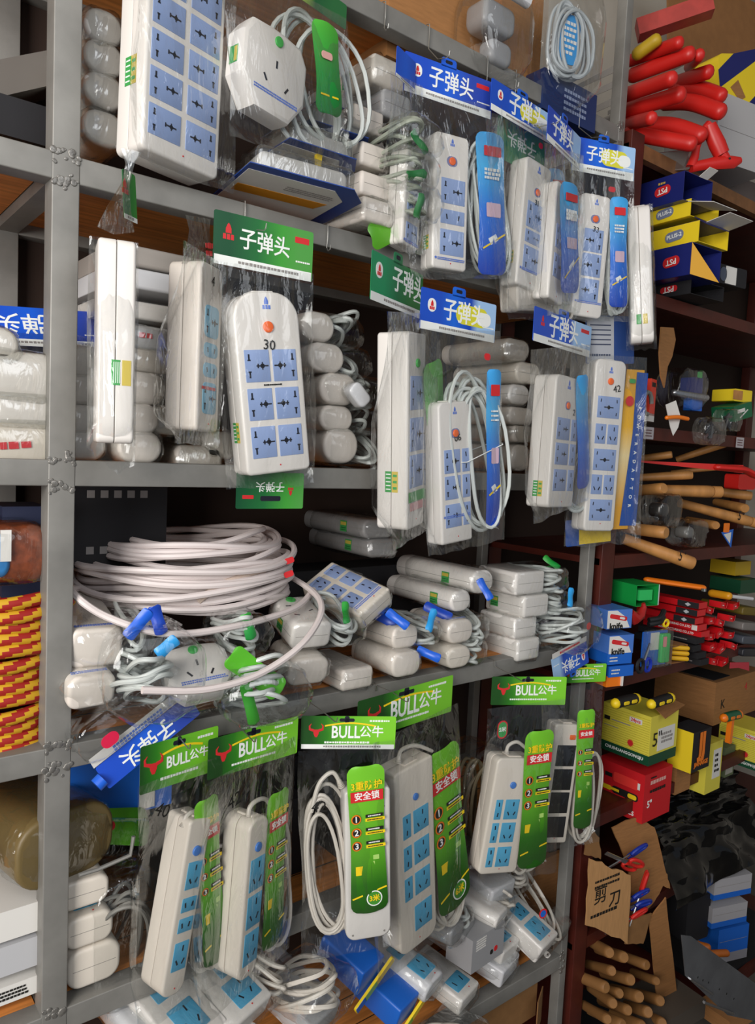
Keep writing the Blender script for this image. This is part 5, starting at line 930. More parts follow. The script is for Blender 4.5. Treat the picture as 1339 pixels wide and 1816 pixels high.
# clutter on the third board
b = B(); b.poly([(-.05, .07), (.03, .08), (.05, .05), (.035, .0), (.01, -.03), (.0, -.09), (-.03, -.06), (-.05, .0)], -.002, .002); solo('torn_cardboard', 'torn upright piece of brown cardboard near the end post', 'cardboard', b, [CARD], Plane(1182, 630, -.03, -8).M)
b = B(); b.box((0, 0, -.05), (.045, .10, .1), 0); b.box((0, -.055, -.05), (.045, .022, .1), 1); b.box((0, .035, .0005), (.028, .012, .001), 2); solo('red_box', 'bright red box with a white base behind the yellow and blue card', 'box', b, [mat('box_vermilion', '#e03a22', .4), WPAP, DKT], Plane(1158, 705, -.03, -14).M)
b = B(); b.poly([(-.03, .03), (.01, .045), (.035, .0), (.028, -.03), (.01, -.055), (-.005, -.03)], -.0006, .0006); solo('white_card', 'blank white card hanging off the board beside the red box', 'card', b, [WPAP], Plane(1192, 738, -.035, 10).M)
b = capsule([(-.05, -.003, 0), (0, .002, 0), (.045, .0, 0)], .006); solo('orange_hand_tool', 'orange plastic handle lying across the white card', 'handle tool', b, [ORT], Plane(1202, 741, -.05, 5).M)
b = B(); b.tube([(.02*math.cos(a/9*PI*1.6), .03*math.sin(a/9*PI*1.6), 0) for a in range(10)], .006, 0, 8); solo('grey_ring', 'grey metal ring beside the red box', 'ring', b, [STEEL], Plane(1148, 715, -.05, 0).M)
P = Plane(1228, 690, -.0, 5); r = thing('bagged_tool', 'clear-bagged steel tool with a green tab on the third maroon board', 'tool', P.M); part('steel_bar', capsule([(-.06, -.015, -.02), (0, -.02, 0), (.055, -.022, .01)], .011), [METAL], r); b = B(); b.slab(.04, .06, -.05, 0, .006, .006); part('dark_head', b, [NAVY], r, T(.045, .01, -.01)); b = B(); b.slab(.022, .018, 0, .002, .003, .003); part('green_tab', b, [STK], r, T(.03, .045, .0)); b = B(); b.slab(.05, .035, -.03, 0, .003, .003); part('blue_block', b, [BLUEC], r, T(.03, -.045, -.0)); hull(r, (-.01, 0, -.02), .15, .12, -.08, .02, BAGX, 81, gather=False)
for i, (x, y, w, h, m_, l) in enumerate(((1258, 765, .085, .06, BAGX, 'clear bag of small parts hanging over the third board edge'), (1290, 745, .07, .05, BAGX, 'clear bag of bolts under the green pack'))):
    P = Plane(x, y, -.04, 5); r = thing('parts_bag', l, 'bag', P.M); q = random.Random(i)
    b = B()
    for k in range(5): b.M = T(q.uniform(-.3, .3)*w, q.uniform(-.35, .2)*h, q.uniform(-.01, .01)) @ R(q.random()*3, 'Z'); b.tube([(-.018, 0, 0), (.018, 0, 0)], .0045, 0, 6)
    part('steel_parts', b, [mat('dark_steel', '#5e5c5a', .35, .8)], r); hull(r, (0, 0, 0), w*1.2, h*1.3, -.03, .03, m_, 91+i, gather=False)
b = B(); b.slab(.10, .05, -.08, 0, .004, .004); b.box((-.01, .005, .0005), (.04, .012, .001), 1); b.M = R(.4, 'Z'); b.box((.0, -.008, .0006), (.05, .004, .001), 1); solo('green_pack', 'dark green printed pack at the right edge of the third board', 'pack', b, [mat('pack_green', '#14653f', .4), WPAP], Plane(1318, 730, -.0, 6).M @ R(.25, 'Z'))
b = B(); b.slab(.10, .04, -.08, 0, .004, .004); b.box((-.03, 0, .0005), (.05, .03, .002), 1); solo('yellow_pack', 'yellow pack with a brown wooden block, above the green pack', 'pack', b, [YEL, HANDLE], Plane(1318, 702, .02, 6).M)
for x, y, l in ((1150, 768, 'white price tag on the third maroon board near the end post'), (1312, 785, 'white price tag on the third maroon board near the right edge')):
    b = B(); b.slab(.05, .034, 0, .001, .002, .002); print_rows(b, .036, 3, .008, .004, 1, .0012, 0, .008); solo('price_tag', l, 'tag', b, [mat('tag_white', '#b9b2b4', .6), mat('pen_brown', '#6a4a4a', .6)], Plane(x, y, -.0, 0).M, 'price tags on the maroon board')
# hammer handles
g = 'wooden hammer handles on the fourth maroon board'
HAM = [((1100, 818), (1192, 806), .016, .10, 'short round hammer handle highest at left'), ((1200, 815), (1288, 786), .017, .06, 'hammer handle tilting up under the bag of parts'), ((1190, 838), (1290, 828), .012, .12, 'thin hammer handle behind the red blade'), ((1120, 848), (1228, 842), .019, .06, 'hammer handle just below the red blade'), ((1120, 868), (1262, 872), .026, .03, 'thick hammer handle with a ringed tip, brightest of the row'),
 ((1105, 872), (1178, 866), .022, .0, 'stubby round handle in front of the thick ringed one'), ((1240, 868), (1333, 880), .022, .08, 'dusty handle behind the ringed tip'), ((1270, 890), (1322, 902), .022, .06, 'handle end under the dusty one'), ((1205, 892), (1330, 925), .024, .02, 'long handle marked 51 slanting to the right edge'), ((1220, 922), (1270, 932), .02, .08, 'handle low between the clear bags'), ((1100, 935), (1182, 945), .024, -.03, 'pale handle pointing right above the lowest one'), ((1105, 955), (1230, 1000), .026, -.06, 'lowest long handle marked 51, hanging over the board edge')]
for i, (p0, p1, r_, Y, l) in enumerate(HAM):
    a, c = at(*p0, Y+.10), at(*p1, Y-.04); r = thing('hammer', l, 'hammer', T(*c), g); v = a-c; n_ = v.length
    b = B(); d = v.normalized(); st = [0, .004, .02, .08, n_]; b.tube([tuple(d*s) for s in st], r_, 0, 14, False, [r_*.72, r_*.84, r_*.86, r_*.82, r_*.7], .86); part('grip', b, [HANDLE], r)
    if i in (4, 8): b = B(); b.tube([tuple(-d*.002), tuple(-d*.03)], r_*.7, 0, 14); part('ringed_tip', b, [HANDLE], r)
    if i in (8, 11): text(r, '51', DKT, Matrix.Translation(d*.055+Vector((0, -r_*.9, .004))) @ R(PI/2, 'X') @ R(-.25, 'Z'), size=.045, name='pen_number')
a, c = at(1130, 818, .06), at(1318, 832, -.10); r = thing('pruning_saw', 'red handled blade lying across the hammer handles', 'saw', T(*c)); d = (a-c); b = B(); b.loft([[tuple(d*t+Vector((0, 0, z*.5))) for t, z in ((1, .004), (1, -.004))]+[tuple(d*t+Vector((0, .002, z*.5))) for t, z in ((1, -.004), (1, .004))], [(0, 0, .012), (0, 0, -.012), (0, .002, -.012), (0, .002, .012)]]); part('blade', b, [mat('blade_red', '#c8302a', .35)], r); part('handle', capsule([d*.25, d*.05, (.02, 0, -.004), (.05, -.01, -.016)], .017, .6), [REDP], r)
b = B(); b.slab(.10, .05, -.05, 0, .01, .01); solo('red_case', 'red plastic case at the right edge behind the hammer handles', 'case', b, [REDP], Plane(1325, 855, -.01, 5).M)
for i, (x, y, w, h, l) in enumerate(((1180, 905, .10, .08, 'clear bag with a dark tool head among the hammer handles'), (1225, 945, .10, .07, 'crumpled clear bag in front of the low handles'))):
    P = Plane(x, y, -.03, 0); r = thing('parts_bag', l, 'bag', P.M); b = B(); b.slab(w*.5, h*.5, -.04, 0, .015, .015, 0, .005, .01); part('tool_head', b, [mat('dark_steel', '#5e5c5a', .35, .8) if i == 0 else mat('grey_film', '#6e6c68', .4)], r); hull(r, (0, 0, -.01), w*1.2, h*1.2, -.06, .03, BAGX, 101+i, gather=False)
b = B(); b.poly([(-.03, .02), (.035, .03), (.03, -.03)], -.001, .001); b.poly([(-.018, .014), (.022, .02), (.02, -.016)], .001, .002, 1); b.slab(.03, .03, 0, .002, .003, .003, 2, at=(-.005, .035)); solo('blue_orange_packet', 'blue bordered packet with an orange patch at the board edge', 'packet', b, [BLUEC, WPAP, ORT], Plane(1288, 955, -.02, 5).M)
# fifth compartment: knives, red boxes
g = 'cutter knife boxes stacked by the maroon post'
for i, (y, k, l) in enumerate(((1098, 1, 'upper cutter knife box with a red knife picture'), (1143, 1, 'lower cutter knife box with a red knife picture'), (1168, 0, 'plain blue knife box third down'), (1190, 0, 'lowest blue knife box with pale print'))):
    P = Plane(1099+(i % 2)*3, y, -.06, 14); r = thing('knife_box', l, 'box', P.M, g); h = .052 if k else .03; b = B(); b.box((0, 0, -.06), (.085, h, .12), 0); part('box_body', b, [BLUEC if not k else mat('knife_blue', '#4a78c8', .4)], r)
    if k:
        b = B(); b.poly([(-.042, -h*.46), (.036, -h*.46), (.02, h*.1), (-.01, h*.46), (-.042, h*.46)], 0, .0008, 0); b.M = T(0, .004, .0008) @ R(-.18, 'Z'); b.slab(.06, .012, 0, .0008, .005, .005, 1, at=(-.005, 0)); b.slab(.018, .006, .0004, .0012, .003, .003, 0, at=(.008, 0)); part('knife_picture', b, [WPAP, RED], r); text(r, 'knife', DKT, T(-.012, -h*.36, .002), width=.045, bold=.03)
    else: b = B(); print_rows(b, .03, 2, .009, .004, 0, .0006, -.02, .004); part('pale_print', b, [WPAP], r)
b = B(); b.box((0, 0, -.05), (.05, .03, .1), 0); b.box((.027, 0, -.04), (.006, .028, .09), 1); solo('orange_box', 'small orange box under the blue knife boxes', 'box', b, [ORT, WPAP], Plane(1088, 1208, -.05, 14).M)
r, F_ = carton('green open-topped plastic box on the fifth compartment', 1148, 1056, -.03, .085, .06, .1, 12, mat('box_green', '#169a44', .4), None, None, None, None, True, 'green_box', 0, mat('box_green_in', '#0f7a35', .5))
d = B(); d.box((0, 0, -.02), (.05, .03, .03)); part('inner_tray', d, [mat('box_green_light', '#2fbf62', .4)], r); d = B(); d.box((0, 0, -.03), (.004, .06, .06)); part('pale_side', d, [GRYP], r, T(.045, 0, 0))
r = thing('red_hook_tool', 'dark red curved plastic tool in front of the green box', 'tool', Plane(1130, 1085, -.06, 5).M); b = B(); b.tube([(-.03, .0, 0), (-.01, -.018, 0), (.015, -.01, 0), (.028, .012, 0), (.024, .022, 0)], .01, 0, 9, taper=[.012, .018, .014, .008, .005]); part('tool_body', b, [mat('tool_dark_red', '#a31f1c', .4)], r)
r = thing('black_pliers', 'black handled pliers with a yellow tab under the green box', 'pliers', Plane(1165, 1092, -.05, 5).M)
for s_ in (0, .012): part('handle', sweep([(-.035, -.01-s_, 0), (0, -.004-s_, .01), (.03, .012-s_*1.5, 0)], .008, None), [BKR], r)
b = B(); b.tube([(.012*math.cos(a/8*2*PI), .010*math.sin(a/8*2*PI), 0) for a in range(8)], .004, 0, 6, True); part('yellow_tab', b, [YELP], r, T(.03, -.022, .01))
r = thing('green_blister', 'blue and white blister pack with a bright green case, on the fifth board', 'blister pack', Plane(1165, 1150, -.07, 10).M); b = B(); b.slab(.036, .085, -.012, 0, .006, .006, 0, .002, .004); part('green_case', b, [mat('case_green', '#3fae5a', .35)], r, T(.028, 0, .008)); b = B(); b.slab(.10, .10, -.0008, .0008, .003, .003, 0); b.slab(.035, .05, .0008, .0014, .002, .002, 1, at=(-.0, .02)); part('backing_card', b, [BLUEC, WPAP], r, T(-.005, 0, -.006)); b = B(); b.slab(.11, .11, -.002, .012, .005, .005, 0, 0, .008); part('blister', b, [BAGF], r); b = B(); b.slab(.014, .03, 0, .001, .003, .003); part('pink_print', b, [mat('print_rose2', '#d98a8a', .5)], r, T(.02, .02, .009))
r = thing('scissors', 'black handled scissors lying before the blister pack', 'scissors', Plane(1142, 1180, -.08, 5).M)
for s_ in (-1, 1): b = B(); b.tube([(s_*.016+.014*math.cos(a/10*2*PI), .018*math.sin(a/10*2*PI), 0) for a in range(10)], .005, 0, 7, True); part('handle', b, [BKR if s_ < 0 else mat('handle_blue', '#1a32a0', .4)], r)
b = B(); b.tube([(0, .015, 0), (.02, .06, 0)], .004, 0, 6); part('blade', b, [METAL], r)
r, F_ = carton('brown tray of yellow screwdrivers on the fifth board', 1205, 1160, -.06, .075, .05, .1, 4, CARD, None, None, None, None, True, 'brown_tray')
for k in range(3):
    d = capsule([(-.03, -.012+.016*k, -.02), (.02, -.014+.016*k, .012)], .007); o = solo('yellow_screwdriver', ('lowest', 'middle', 'topmost')[k]+' yellow screwdriver grip in the brown tray', 'screwdriver', d, [mat('grip_yellow', '#d9a71e', .4)], r.matrix_world @ I4, 'yellow grips in the brown tray')
g = 'flat red boxes stacked on the fifth board'
RB = [(1247, 1074, 1, 'topmost flat red box, black end'), (1244, 1087, 1, 'flat red box second from the top, black end'), (1240, 1101, 1, 'flat red box third from the top, black end'), (1246, 1113, 2, 'red box with a white sticker, fourth from the top'), (1251, 1125, 2, 'red box fifth from the top with white words'), (1242, 1136, 3, 'dark red box sixth from the top'), (1236, 1150, 3, 'black flat box seventh from the top'), (1245, 1162, 3, 'black flat box second from the bottom'), (1250, 1174, 3, 'lowest black flat box on the board')]
for i, (x, y, k, l) in enumerate(RB):
    P = Plane(x, y, -.05, 0); r = thing('flat_box', l, 'box', P.M, g); L = .2; w = .05; h = .019; b = B()
    b.box((0, 0, -L/2), (w, h, L), 0 if k != 3 else 1)
    if k == 1: b.box((-w/2-.0004, 0, -.035), (.0008, h*.96, .07), 1)
    part('box_body', b, [mat('box_red', '#d31a22', .35), DARK], r); F_ = T(-w/2-.0012, 0, 0) @ R(-PI/2, 'Y')
    if k == 1: d = B(); d.poly([(-.010, 0), (0, -.006), (.010, 0), (0, .006)], 0, .0006); part('emblem', d, [mat('emblem_silver', '#b9bcc0', .4)], r, F_ @ T(-.035, 0, 0))
    if k == 2: text(r, 'MANUFACTURING CO.,LTD', WPRT, F_ @ T(-.085, 0, .0), width=.12, bold=.02)
    if i == 3: d = B(); d.box((0, 0, 0), (.018, .016, .001)); part('white_sticker', d, [WPAP], r, F_ @ T(-.012, 0, .0006))
    if k == 3: d = B(); print_rows(d, .05, 1, 0, .004, 0, .0006); part('pale_print', d, [GRY], r, F_ @ T(-.05, 0, 0))
q = random.Random(8)
for i in range(14):
    x, y = 1262+(i % 3)*19+q.uniform(-5, 5), 1078+(i//3)*24+q.uniform(-5, 5)
    b = B(); b.box((0, 0, -.02), (.034, .020, .04), 0); b.M = T(.02, .004, .0) @ R(.6, 'Y'); b.box((0, 0, 0), (.014, .018, .001), 0); b.M = I4; print_rows(b, .012, 1, 0, .003, 1, .0004)
    pos = ('topmost row', 'second row', 'third row', 'fourth row', 'lowest row')[i//3]+', '+('nearest the flat boxes', 'middle one', 'farthest right')[i % 3]
    solo('small_red_box', 'small crushed red box in the '+pos, 'box', b, [mat('box_red', '#d31a22', .35), WPAP], Plane(x, y, -.03, 0).M @ R(q.uniform(-.4, .4), 'Z'), 'small crushed red boxes')
a, c = at(1148, 1028, .03), at(1245, 1042, -.09); r = thing('orange_knife', 'orange utility knife lying on the flat red boxes', 'knife', T(*c)); part('knife_body', capsule([a-c, (a-c)*.4, (0, 0, 0)], .014, .6), [ORT], r); b = B(); b.slab(.010, .012, -.004, .004, .002, .002); part('metal_tip', b, [METAL], r, T(-.012, -.012, -.004))
a, c = at(1262, 1052, .02), at(1292, 1057, -.04); r = thing('amber_screwdriver', 'amber screwdriver end right of the orange knife', 'screwdriver', T(*c)); part('grip', capsule([a-c, (0, 0, 0)], .013), [mat('grip_amber', '#e09a1e', .35)], r); part('shaft', sweep([(.0, 0, 0), (.10, -.03, -.012)], .006, None), [GRYP], r)
g = 'wrapped knives at the right edge of the fifth board'
for i, (y, c_, l) in enumerate(((1085, mat('pack_olive', '#6b5a1c', .5), 'olive carded pack topmost at the right edge'), (1112, mat('pack_grey2', '#7c7672', .4), 'grey wrapped blade pack second at the right edge'), (1136, mat('pack_slate', '#4a4f58', .4), 'slate wrapped pack third at the right edge'), (1158, mat('pack_dark', '#26262c', .4), 'dark wrapped pack lowest at the right edge'))):
    b = B(); b.slab(.12, .028, -.16, 0, .008, .008, 0, .003, .005); solo('wrapped_knife', l, 'pack', b, [c_], Plane(1335, y, -.02, 5).M @ R(-.12, 'Z'), g)
b = B(); b.poly([(-.05, .012), (.06, .0), (.065, -.03), (.0, -.012), (-.05, -.008)], -.001, .001); solo('crimson_packet', 'crimson flat packet drooping over the board at the right edge', 'packet', b, [mat('packet_crimson', '#b8303e', .4)], Plane(1310, 1178, -.05, 5).M)
b = B(); b.slab(.12, .05, -.12, 0, .004, .004); solo('green_case', 'dark green case behind the tools at the right edge', 'case', b, [GREEND], Plane(1330, 1040, .06, 5).M)
b = B(); b.box((0, 0, -.05), (.10, .05, .1)); solo('yellow_box', 'dull yellow box high at the right edge of the fifth compartment', 'box', b, [mat('dull_yellow', '#b9981c', .5)], Plane(1318, 1008, .1, 5).M)
# sixth compartment: boxes of screwdrivers
b = B(); b.box((0, 0, -.12), (.36, .16, .24), 0); b.box((-.1, .081, -.12), (.12, .002, .2), 1); o = solo('brown_carton', 'brown carton with red and black pen marks behind the screwdriver boxes', 'carton', b, [CARD, DARK], Plane(1310, 1235, .10, 0).M)
text(o, '4', RED, T(.05, .03, .001), size=.04, name='pen_number'); text(o, 'K', DKT, T(-.12, -.01, .001), size=.05, name='pen_mark')
def tool_box(label, x, y, Y, w, h, L, yaw, m_, band=None, name='tool_box', group=None, faces=()):
    P = Plane(x, y, Y, yaw); r = thing(name, label, 'box', P.M, group); b = B(); b.box((0, 0, -L/2), (w, h, L), 0)
    if band: b.box((0, -h/2+h*band[0]/2, -L/2), (w+.001, h*band[0], L+.001), 1)
    part('box_body', b, [m_, band[1] if band else m_], r); return r, T(-w/2-.0012, 0, -L/2) @ R(-PI/2, 'Y'), T(0, 0, .0012)
g = 'screwdriver boxes on the sixth maroon board'
def lemon(label, x, y, Y, w, h, L, full=True):
    r, F_, E_ = tool_box(label, x, y, Y, w, h, L, 0, LEMON, (.2, GREEND), group=g)
    d = B()
    for k in range(16): d.box((0, -h*.28+k*h*.047, 0), (L*.98, h*.006, .0004))
    part('side_lines', d, [mat('line_olive', '#b5a82e', .5)], r, F_)
    text(r, 'CHUIHUANGGONGJU', WPRT, F_ @ T(0, -h*.39, .001), width=L*.8, bold=.02)
    d = B(); d.slab(L*.26, h*.1, 0, .0006, .002, .002); o = part('count_label', d, [WPAP], r, F_ @ T(L*.2, h*.33, .0004)); text(o, '24pcs', RED, T(0, 0, .001), width=L*.2, bold=.02)
    d = B(); n = 12; d.poly([((.012 if k % 2 else .008)*math.cos(k*PI/n), (.012 if k % 2 else .008)*math.sin(k*PI/n)) for k in range(2*n)], 0, .0006); part('star_print', d, [RED], r, F_ @ T(L*.12, -h*.16, .0004))
    d = B(); d.box((-L*.4, h*.2, .0005), (.02, .012, .0005), 0); d.box((-L*.1, h*.19, .0005), (L*.4, .003, .0005), 1); d.box((-L*.3, h*.05, .0005), (L*.3, .002, .0005), 1); part('screwdriver_print', d, [DKT, GRY], r, F_)
    d = B(); d.box((w*.08, -h*.02, 0), (w*.62, h*.46, .0006), 0); print_rows(d, w*.4, 3, .012, .008, 1, .0006, w*.1, h*.08); part('paper_label', d, [WPAP, GRY], r, E_)
    text(r, '5"', DKT, E_ @ T(-w*.26, .0, .001), size=.06, name='pen_number'); return r
lemon('yellow box with dark green band marked 24pcs, standing on the red screwdriver box', 1177, 1307, -.03, .15, .150, .165)
r, F_, E_ = tool_box('red box with a screwdriver picture, under the yellow banded box by the post', 1166, 1408, -.03, .15, .150, .165, 0, REDC, group=g)
text(r, '24PCS', WPRT, F_ @ T(.03, -.055, .001), width=.05, bold=.02); d = B(); d.slab(.09, .022, 0, .0006, .009, .009, 0, at=(.02, -.005)); d.slab(.03, .014, .0004, .001, .006, .006, 1, at=(.045, -.005)); d.box((-.02, -.005, .0008), (.04, .008, .0006), 1); d.box((-.055, -.006, .0004), (.05, .014, .0006), 1); d.slab(.085, .03, 0, .0006, .006, .006, 2, at=(.02, .035)); d.box((-.04, .035, .0004), (.025, .012, .0006), 0); d.box((.065, .034, .0005), (.008, .02, .0006), 3); part('screwdriver_print', d, [DKT, YELP, mat('print_scarlet', '#e83a34', .4), WPAP], r, F_)
d = B(); print_rows(d, .09, 1, 0, .012, 0, .0006, .0, .045); print_rows(d, .09, 1, 0, .010, 1, .0006, 0, .018); d.box((-.03, .06, .0006), (.03, .004, .0006), 1); part('end_print', d, [mat('print_pinkish', '#e0a9a0', .5), DKT], r, E_); text(r, '5"', WPRT, E_ @ T(-.045, -.02, .001), size=.03, bold=.02)
b = B(); b.poly([(-.09, 0), (.09, 0), (.07, .06), (-.05, .06)], -.001, .001); solo('cardboard_flap', 'brown cardboard lid flap folded over the yellow banded box', 'cardboard', b, [CARD], Plane(1198, 1262, -.04, -12).M @ R(-1.25, 'X'))
r, F_, E_ = tool_box('black and yellow box with a big yellow emblem beside the yellow banded box', 1244, 1330, -.05, .11, .13, .08, 0, DARK, None, group=g); d = B(); d.box((-.0, 0, 0), (.08, .13, .002)); part('yellow_side', d, [YEL], r, F_); text(r, 'JJ', ORT, E_ @ T(0, .018, .001), width=.045, bold=.05, sy=1.3); text(r, 'JIANAIGE', ORT, E_ @ T(0, -.042, .001), width=.085, bold=.03)
r, F_, E_ = tool_box('plain lemon box with a white label, below the black and yellow box', 1266, 1360, -.02, .10, .17, .08, 0, LEMON, None, group=g); d = B(); d.box((.015, .01, 0), (.05, .10, .0008), 0); print_rows(d, .03, 4, .018, .010, 1, .0008, .015, .04); part('paper_label', d, [WPAP, DKT], r, E_); d = B(); d.slab(.02, .014, 0, .0006, .006, .006); part('red_mark', d, [RED], r, F_ @ T(0, -.05, .0004))
b = B(); b.box((0, 0, -.06), (.09, .10, .12)); solo('brown_carton', 'small brown carton behind the red screwdriver box', 'carton', b, [CARD], Plane(1212, 1378, .0, 0).M)
lemon('yellow banded box marked 24pcs at the right edge', 1372, 1330, -.06, .15, .14, .165)
b = B(); b.slab(.07, .11, -.1, 0, .006, .006); b.box((0, -.02, .0006), (.05, .05, .001), 1); solo('white_green_box', 'shaded box with a white label between the lemon box and the right yellow one', 'box', b, [mat('box_dim_green', '#5f6a4a', .6), mat('label_dim', '#a8a69a', .6)], Plane(1294, 1350, .03, 0).M)
def driver(label, x, y, Y, yaw, roll, m1, m2, stem=None, L=.09):
    P = Plane(x, y, Y, yaw); r = thing('t_screwdriver', label, 'screwdriver', P.M @ R(roll, 'Z'), 'two-tone screwdriver handles'); part('grip', capsule([(-L/2, 0, 0), (0, .001, 0), (L/2, 0, 0)], .0155), [m1], r)
    for s_ in (-.2, .22): b = B(); b.slab(L*.3, .010, 0, .002, .005, .005, 0, 0, .001); part('grip_inlay', b, [m2], r, T(s_*L, 0, .0142))
    part('end_cap', capsule([(L/2-.002, 0, 0), (L/2+.004, 0, 0)], .0158), [m2], r); part('collar', capsule([(-L/2-.006, 0, 0), (-L/2+.002, 0, 0)], .0145), [m2], r)
    if stem: b = B(); b.slab(.016, .08, -.008, .008, .004, .004); part('stem', b, [m2], r, T(.0, -.05, 0))
driver('black and yellow screwdriver lying left in the yellow banded box', 1110, 1243, -.04, 0, -.03, BKR, YELP); driver('black and yellow screwdriver pointing right out of the yellow banded box', 1172, 1243, -.06, 0, .02, BKR, YELP); driver('green and orange T-handled screwdriver above the lemon box', 1297, 1270, -.06, 0, -.06, mat('grip_dark_green', '#0f5a3a', .4), ORT, True)
b = B(); r = thing('black_film', 'crumpled sheet of shiny black plastic below the screwdriver boxes', 'plastic sheet', Plane(1285, 1435, -.02, 0).M); n = 44
vs = []
for j in range(n+1):
    for i in range(n+1):
        u, v = i/n-.5, j/n; p = Vector((u*3.2+v*1.5, v*6-u*2, 2)); z = .035*noise.noise(p)+.018*noise.noise(p*2.1)+.007*noise.noise(p*4.3); vs.append((u*.62, .05-.17*v-max(0, v-.72)*.45+z*.6, -.10*(1-v)*2+.02+z))
b.add(vs, [(j*(n+1)+i, (j+1)*(n+1)+i, (j+1)*(n+1)+i+1, j*(n+1)+i+1) for j in range(n) for i in range(n)]); part('film_sheet', b, [mat('black_film', '#0b0b0c', .09, bump=.15, scale=22)], r, I4, 80)
# bottom: scissors carton, white and blue boxes, handles, blade
P = Plane(1108, 1580, -.05, 6); r = thing('torn_carton', 'torn brown carton printed with two black characters, full of scissors', 'carton', P.M)
def torn(pts, m_, z=.0, nm='carton_front', amp=.004, M=I4):
    b = B(); o = []; q = random.Random(4)
    for i, p in enumerate(pts):
        p2 = pts[(i+1) % len(pts)]
        for k in range(5): o.append((p[0]+(p2[0]-p[0])*k/5+q.uniform(-amp, amp), p[1]+(p2[1]-p[1])*k/5+q.uniform(-amp, amp)))
    b.poly(o, -.002, .002); return part(nm, b, [m_], r, M, 60)
f = torn([P.loc(*p) for p in ((1046, 1520), (1078, 1536), (1118, 1552), (1112, 1672), (1038, 1640))], mat('card_light', '#b98a58', .8, var=.1, scale=18, stretch=(9, 1, 1)))
text(f, '剪', DKT, T(*P.loc(1064, 1588), .003), size=.055, bold=.005); text(f, '刀', DKT, T(*P.loc(1089, 1593), .003), size=.05, bold=.01)
d = B(); x0, y0 = P.loc(1078, 1556); print_rows(d, .11, 2, .016, .008, 0, .003, x0, y0); x0, y0 = P.loc(1072, 1616); print_rows(d, .12, 1, 0, .011, 0, .003, x0, y0); part('small_print', d, [DKT], f)
torn([P.loc(*p) for p in ((1110, 1480), (1150, 1462), (1185, 1480), (1205, 1560), (1212, 1590), (1200, 1585), (1180, 1620), (1130, 1670), (1140, 1560))], CARD, 0, 'carton_side', .003, T(0, 0, -.05))
torn([P.loc(*p) for p in ((1165, 1640), (1195, 1600), (1215, 1780), (1178, 1776))], CARD, 0, 'carton_flap', .002, T(0, 0, -.03)); torn([P.loc(*p) for p in ((1048, 1470), (1072, 1490), (1075, 1530), (1046, 1520))], CARDD, 0, 'carton_corner', .003, T(0, 0, -.02)); torn([P.loc(*p) for p in ((1118, 1640), (1165, 1625), (1150, 1680), (1118, 1680))], CARDD, 0, 'carton_bottom', .002, T(0, 0, -.02))
b = B(); b.box((0, 0, -.2), (.22, .3, .01)); part('carton_back', b, [mat('back_brown', '#2b1a10', .8)], r)
g = 'red and blue scissors in the torn carton'
for i, (x, y, m_, a, l) in enumerate(((1125, 1512, 0, .2, 'dark blue scissors topmost in the torn carton'), (1118, 1532, 1, -.5, 'red scissors with a slanted grip under the topmost blue pair'), (1140, 1572, 1, 1.2, 'red scissors standing at the right in the torn carton'), (1128, 1590, 0, .1, 'blue scissors in the middle of the torn carton'), (1132, 1606, 0, -.1, 'blue scissors second from the bottom in the torn carton'), (1125, 1625, 1, .15, 'red scissors lowest in the torn carton'))):
    P2 = Plane(x, y, -.045, 8); s_ = thing('scissors', l, 'scissors', P2.M @ R(a, 'Z') @ R(.5, 'X'), g); mm = mat('scissor_blue', '#16329a', .35) if m_ == 0 else mat('scissor_red', '#d02a22', .35)
    for k in (-1, 1): b = B(); b.tube([(.012+.03*math.cos(t/14*2*PI), k*.013+.011*math.sin(t/14*2*PI), k*.003) for t in range(14)], .0055, 0, 8, True); part('handle', b, [mm], s_)
    b = B(); b.box((-.07, 0, 0), (.1, .012, .003)); part('blade', b, [METAL], s_)
g = 'white and blue boxes near the bottom right'
for i, (x, y, w, h, c_, l) in enumerate(((1300, 1572, .17, .07, 0, 'upper white box with a blue band'), (1294, 1622, .16, .07, 0, 'lower white box with a blue band'), (1300, 1672, .14, .12, 1, 'solid blue box under the two white ones'))):
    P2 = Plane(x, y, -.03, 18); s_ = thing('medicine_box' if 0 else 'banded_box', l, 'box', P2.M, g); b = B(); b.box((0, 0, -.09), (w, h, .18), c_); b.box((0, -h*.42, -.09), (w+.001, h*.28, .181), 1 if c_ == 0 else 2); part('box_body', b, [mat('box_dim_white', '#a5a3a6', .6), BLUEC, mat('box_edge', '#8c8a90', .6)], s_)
    b = B(); b.box((0, h*.1, 0), (w*.9, .001, .0006)); part('fold_line', b, [GRY], s_, T(0, 0, .0004))
b = B(); b.slab(.12, .16, -.12, 0, .01, .01); solo('dark_box', 'dark box left of the white and blue boxes', 'box', b, [DARK], Plane(1238, 1630, .02, 10).M)
for p0, p1, l in (((1225, 1672), (1255, 1680), 'upper orange handle under the blue box'), ((1240, 1692), (1288, 1690), 'lower orange handle under the blue box')):
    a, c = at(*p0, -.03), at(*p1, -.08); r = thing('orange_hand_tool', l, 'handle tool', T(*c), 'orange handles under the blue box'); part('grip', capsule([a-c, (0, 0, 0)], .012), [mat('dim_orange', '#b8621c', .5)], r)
a = at(1212, 1660, -.05); r = thing('saw_plate', 'long dull steel saw blade slanting to the bottom right corner', 'saw', Plane(1270, 1720, -.22, 0).M); P2 = Plane(1270, 1720, -.22, 0)
b = B(); b.poly([P2.loc(*p) for p in ((1208, 1658), (1225, 1660), (1345, 1748), (1345, 1812), (1290, 1800), (1215, 1730))], -.001, .001); part('blade_sheet', b, [mat('dull_steel', '#8d9096', .35, .75, var=.2, scale=9)], r)
b = B()
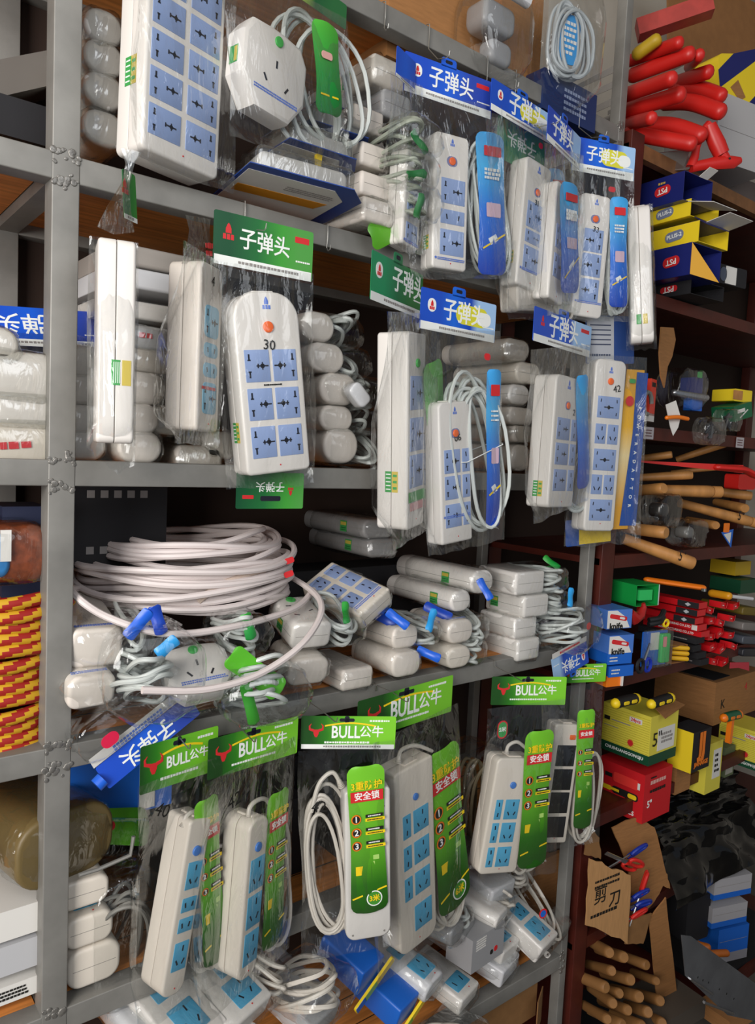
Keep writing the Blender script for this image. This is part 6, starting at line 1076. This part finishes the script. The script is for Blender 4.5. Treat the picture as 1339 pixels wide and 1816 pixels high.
for x, y in ((1237, 1733), (1246, 1738), (1256, 1742), (1275, 1754), (1288, 1762), (1301, 1771)): b.slab(.006, .006, 0, .0014, .0028, .0028, 0, at=P2.loc(x, y))
part('rivet_holes', b, [DKT], r); b = B(); b.tube([(*P2.loc(1222, 1735), .003), (*P2.loc(1262, 1762), .003)], .003, 0, 6); b.tube([(*P2.loc(1246, 1776), .004), (*P2.loc(1298, 1796), .004)], .004, 0, 6); part('bright_edge', b, [METAL], r)
g = 'loose wooden handles heaped under the torn carton'; q = random.Random(21); row = ('top', 'second', 'third', 'fourth', 'fifth', 'lowest')
HP = [(1082, 1690), (1108, 1698), (1148, 1712), (1086, 1722), (1120, 1738), (1165, 1740), (1076, 1752), (1100, 1762), (1135, 1768), (1172, 1775), (1088, 1780), (1115, 1792), (1150, 1795), (1078, 1808), (1105, 1818), (1140, 1820), (1175, 1815)]
for i, (x, y) in enumerate(HP):
    Y = -.06-.015*(i//4); a = at(x-q.uniform(38, 60), y-q.uniform(12, 30), Y+.12); c = at(x, y, Y); v = (a-c); b = B(); rr = q.uniform(.013, .017); d = v.normalized()
    b.tube([tuple(d*s) for s in (0, .003, .012, v.length)], rr, 0, 12, False, [rr*.8, rr*.95, rr, rr*.9]); where = 'row %s' % row[min(5, i//3)]
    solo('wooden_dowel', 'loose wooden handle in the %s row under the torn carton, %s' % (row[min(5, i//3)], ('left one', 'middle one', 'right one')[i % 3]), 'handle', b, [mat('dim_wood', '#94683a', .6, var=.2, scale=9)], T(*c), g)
b = B(); b.box((0, 0, -.08), (.26, .06, .16)); solo('grey_board_box', 'flat dark grey box at the bottom edge under the torn flap', 'box', b, [mat('box_taupe', '#4f473f', .6)], Plane(1205, 1815, -.12, 6).M)
b = B(); b.box((0, 0, -.06), (.14, .05, .12)); solo('tan_board_box', 'flat tan box at the bottom right corner', 'box', b, [CARD], Plane(1315, 1812, -.13, 6).M)
b = B(); b.box((.1, -.05, -.15), (.62, .5, .3)); solo('corner_darkener', 'dark block added to darken the corner behind the dull saw plate, bottom right', 'filler', b, [DARK], Plane(1300, 1800, .03, 4).M)  # added block, there only to blacken the pale floor corner
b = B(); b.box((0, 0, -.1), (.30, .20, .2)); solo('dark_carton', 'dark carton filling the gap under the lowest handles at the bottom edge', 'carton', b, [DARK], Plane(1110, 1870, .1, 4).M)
